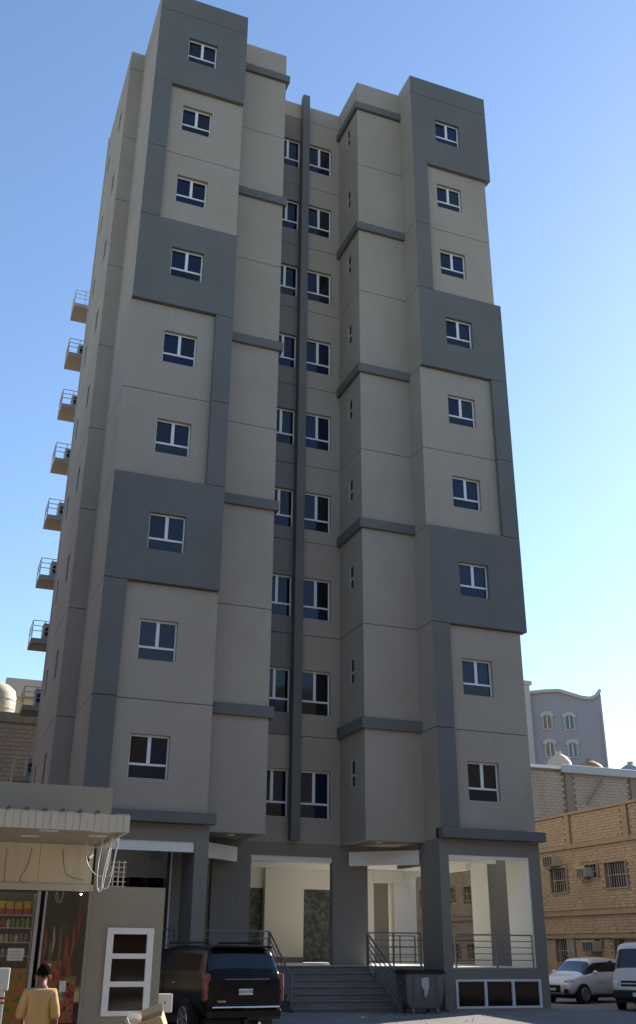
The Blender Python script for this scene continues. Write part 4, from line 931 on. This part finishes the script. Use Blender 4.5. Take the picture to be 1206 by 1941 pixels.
bm = BM(); bmesh.ops.create_uvsphere(bm, u_segments=20, v_segments=12, radius=1, matrix=Matrix.Translation((-11.85, -13.6, -4.55)) @ Matrix.Diagonal((.26, .3, .50, 1)))
for v in bm.verts: v.co += Vector((random.uniform(-.01, .01),)*3)
tag(build('sack', bm, M['cushion'], smooth=True), 'olive yellow sack standing below the annex window', 'sack')
ub_ = thing('utility_box', 'small pale utility box on a post beside the annex corner', 'box', (-9.62, -7.35, -4.95))
small(ub_, 'casing', (-.14, -.08, .72), (.14, .08, 1.02), 'offwhite', .01); small(ub_, 'post', (-.03, -.03, 0), (.03, .03, .718), 'rail'); small(ub_, 'keyhole', (-.01, -.084, .86), (.01, -.081, .90), 'ink')
bm = BM(); tube(bm, [(-9.80, -7.5, -4.9), (-9.86, -7.5, -4.5), (-9.78, -7.5, -4.2), (-9.82, -7.5, -3.95)], .03, 8); tag(build('hose', bm, M['green'], smooth=True), 'green hose hanging beside the pale utility box', 'hose')
ws = thing('display_stand', 'white display stand with red stripes at the lower left edge', 'stand', (-13.25, -14.8, gz(-13, -15)))
small(ws, 'header_board', (-.35, -.03, 1.38), (.20, .03, 1.60), 'offwhite', .01); small(ws, 'side_board', (.07, -.03, 0), (.17, .03, 1.378), 'offwhite', .005); small(ws, 'back_board', (-.35, 0, 0), (.068, .02, 1.378), 'red')
for k in range(2): small(ws, 'red_stripe', (.068, -.036, 1.30-.045*k), (.172, -.031, 1.32-.045*k), 'red')

# ---------------------------------------------------------------- the man at the shop
def skin_mesh(name, verts, edges, radii, m, parent, sub=2, root=0):
    me = bpy.data.meshes.new(name); me.from_pydata(verts, edges, []); o = bpy.data.objects.new('tmp', me); COL.objects.link(o)
    md = o.modifiers.new('k', 'SKIN'); md.use_smooth_shade = True
    for i, r in enumerate(radii):
        sv = me.skin_vertices[0].data[i]; sv.radius = (r, r) if not isinstance(r, tuple) else r; sv.use_root = (i == root)
    ms = o.modifiers.new('s', 'SUBSURF'); ms.levels = sub; ms.render_levels = sub
    dg = bpy.context.evaluated_depsgraph_get(); em = bpy.data.meshes.new_from_object(o.evaluated_get(dg)); bpy.data.objects.remove(o)
    em.materials.clear(); em.materials.append(m); em.shade_smooth()
    return new_obj(name, em, parent, False)
man = thing('person', 'man in a mustard yellow shirt seen from behind at the shop window', 'person', (-12.66, -14.35, -4.94), R(-12), s=.905)
bv = [(0, 0, .95), (0, .0, 1.15), (0, -.01, 1.33), (0, .0, 1.46), (0, .06, 1.51), (.0, .115, 1.56), (.0, .155, 1.61), (0, .17, 1.66),
      (-.10, 0, .90), (-.11, .02, .50), (-.12, -.02, .09), (-.12, .12, .04), (.10, 0, .90), (.11, .02, .50), (.12, -.02, .09), (.12, .12, .04),
      (-.14, 0, 1.41), (-.205, -.02, 1.16), (-.18, .20, 1.02), (-.15, .30, 1.05), (.14, 0, 1.41), (.205, -.03, 1.16), (.21, .17, 1.0), (.19, .28, 1.03)]
be = [(0,1),(1,2),(2,3),(3,4),(4,5),(5,6),(6,7),(0,8),(8,9),(9,10),(10,11),(0,12),(12,13),(13,14),(14,15),(3,16),(16,17),(17,18),(18,19),(3,20),(20,21),(21,22),(22,23)]
br = [(.12,.10), (.11,.09), (.11,.08), (.07,.05), .055, (.07,.085), (.08,.095), (.06,.07), .09, .06, .045, .035, .09, .06, .045, .035, .045, .042, .035, .03, .045, .042, .035, .03]
skin_mesh('body', bv, be, br, M['skin'], man)
sv_ = [(0, 0, .86), (0, 0, 1.02), (0, -.005, 1.2), (0, -.01, 1.36), (0, 0, 1.44), (-.145, 0, 1.425), (-.205, -.02, 1.20), (-.205, .0, 1.14), (.145, 0, 1.425), (.205, -.03, 1.20), (.205, -.01, 1.14)]
skin_mesh('shirt', sv_, [(0,1),(1,2),(2,3),(3,4),(4,5),(5,6),(6,7),(4,8),(8,9),(9,10)], [(.165,.14), (.155,.13), (.155,.125), (.155,.12), (.095,.085), .075, .066, .062, .075, .066, .062], M['shirt'], man)
skin_mesh('trousers', [(0, 0, .93), (-.10, 0, .86), (-.112, .02, .50), (-.12, -.01, .12), (.10, 0, .86), (.112, .02, .50), (.12, -.01, .12)], [(0,1),(1,2),(2,3),(0,4),(4,5),(5,6)], [(.17,.13), .11, .085, .07, .11, .085, .07], M['trousers'], man)
bm = BM(); bmesh.ops.create_uvsphere(bm, u_segments=20, v_segments=14, radius=1, matrix=Matrix.Translation((.01, .125, 1.645)) @ Matrix.Rotation(R(-28), 4, 'X') @ Matrix.Diagonal((.088, .10, .105, 1)))
bmesh.ops.delete(bm, geom=[v for v in bm.verts if v.co.z < 1.60 or (v.co.y > .19 and v.co.z < 1.68)], context='VERTS'); hr = build('hair', bm, M['hair'], man, world=False, smooth=True)
for s in (-1, 1):
    bm = BM(); bmesh.ops.create_uvsphere(bm, u_segments=10, v_segments=8, radius=1, matrix=Matrix.Translation((s*.088, .14, 1.60)) @ Matrix.Diagonal((.012, .025, .034, 1))); build('ear', bm, M['skin'], man, world=False, smooth=True)
    hx = -.15 if s < 0 else .19; hy, hz = (.32, 1.06) if s < 0 else (.30, 1.04)
    for k in range(4):
        x = hx+(k-1.5)*.021; ln = (.075, .085, .08, .065)[k]
        skin_mesh('finger', [(x, hy-.02, hz), (x, hy+.03, hz+.005), (x, hy+.03+ln*.5, hz-.01), (x, hy+.03+ln*.8, hz-.04)], [(0,1),(1,2),(2,3)], [.012, .0105, .009, .0075], M['skin'], man, 1)
    skin_mesh('thumb', [(hx-s*.02, hy-.03, hz), (hx-s*.045, hy+.01, hz+.01), (hx-s*.05, hy+.05, hz+.01)], [(0,1),(1,2)], [.013, .011, .009], M['skin'], man, 1)
bm = BM(); bmesh.ops.create_cone(bm, segments=8, radius1=.016, radius2=.006, depth=.04, cap_ends=True, matrix=Matrix.Translation((0, .245, 1.56)) @ Matrix.Rotation(R(-70), 4, 'X')); build('nose', bm, M['skin'], man, world=False, smooth=True)
for s in (-1, 1):
    bm = BM(); bmesh.ops.create_uvsphere(bm, u_segments=8, v_segments=6, radius=.011, matrix=Matrix.Translation((s*.03, .235, 1.60))); build('eye', bm, M['offwhite'], man, world=False, smooth=True)

# ---------------------------------------------------------------- grit along the kerbs
bm = BM()
for k in range(700):
    x = random.uniform(-10, 6); y = random.choice((random.gauss(-.9, .5), random.uniform(-6, -.4))); r = random.uniform(.006, .022)
    if -4.7 < x < -1.4 and y > -.35: continue
    if y > -.12: y = -.2-random.random()
    bmesh.ops.create_icosphere(bm, subdivisions=1, radius=r, matrix=Matrix.Translation((x, y, gz(x, y)+r*.4)) @ Matrix.Diagonal((1, random.uniform(.6, 1.4), .6, 1)))
tag(build('gravel', bm, M['shopwall']), kind='stuff')
for x, y in ((1.1, 1.6), (-3.0, 5.6)):
    bm = BM(); tube(bm, [(x, y, -.43), (x, y, -.50), (x+.03, y, -.55), (x+.05, y, -.52)], .008, 6); T('ceiling_hook', bm, M['ink'])
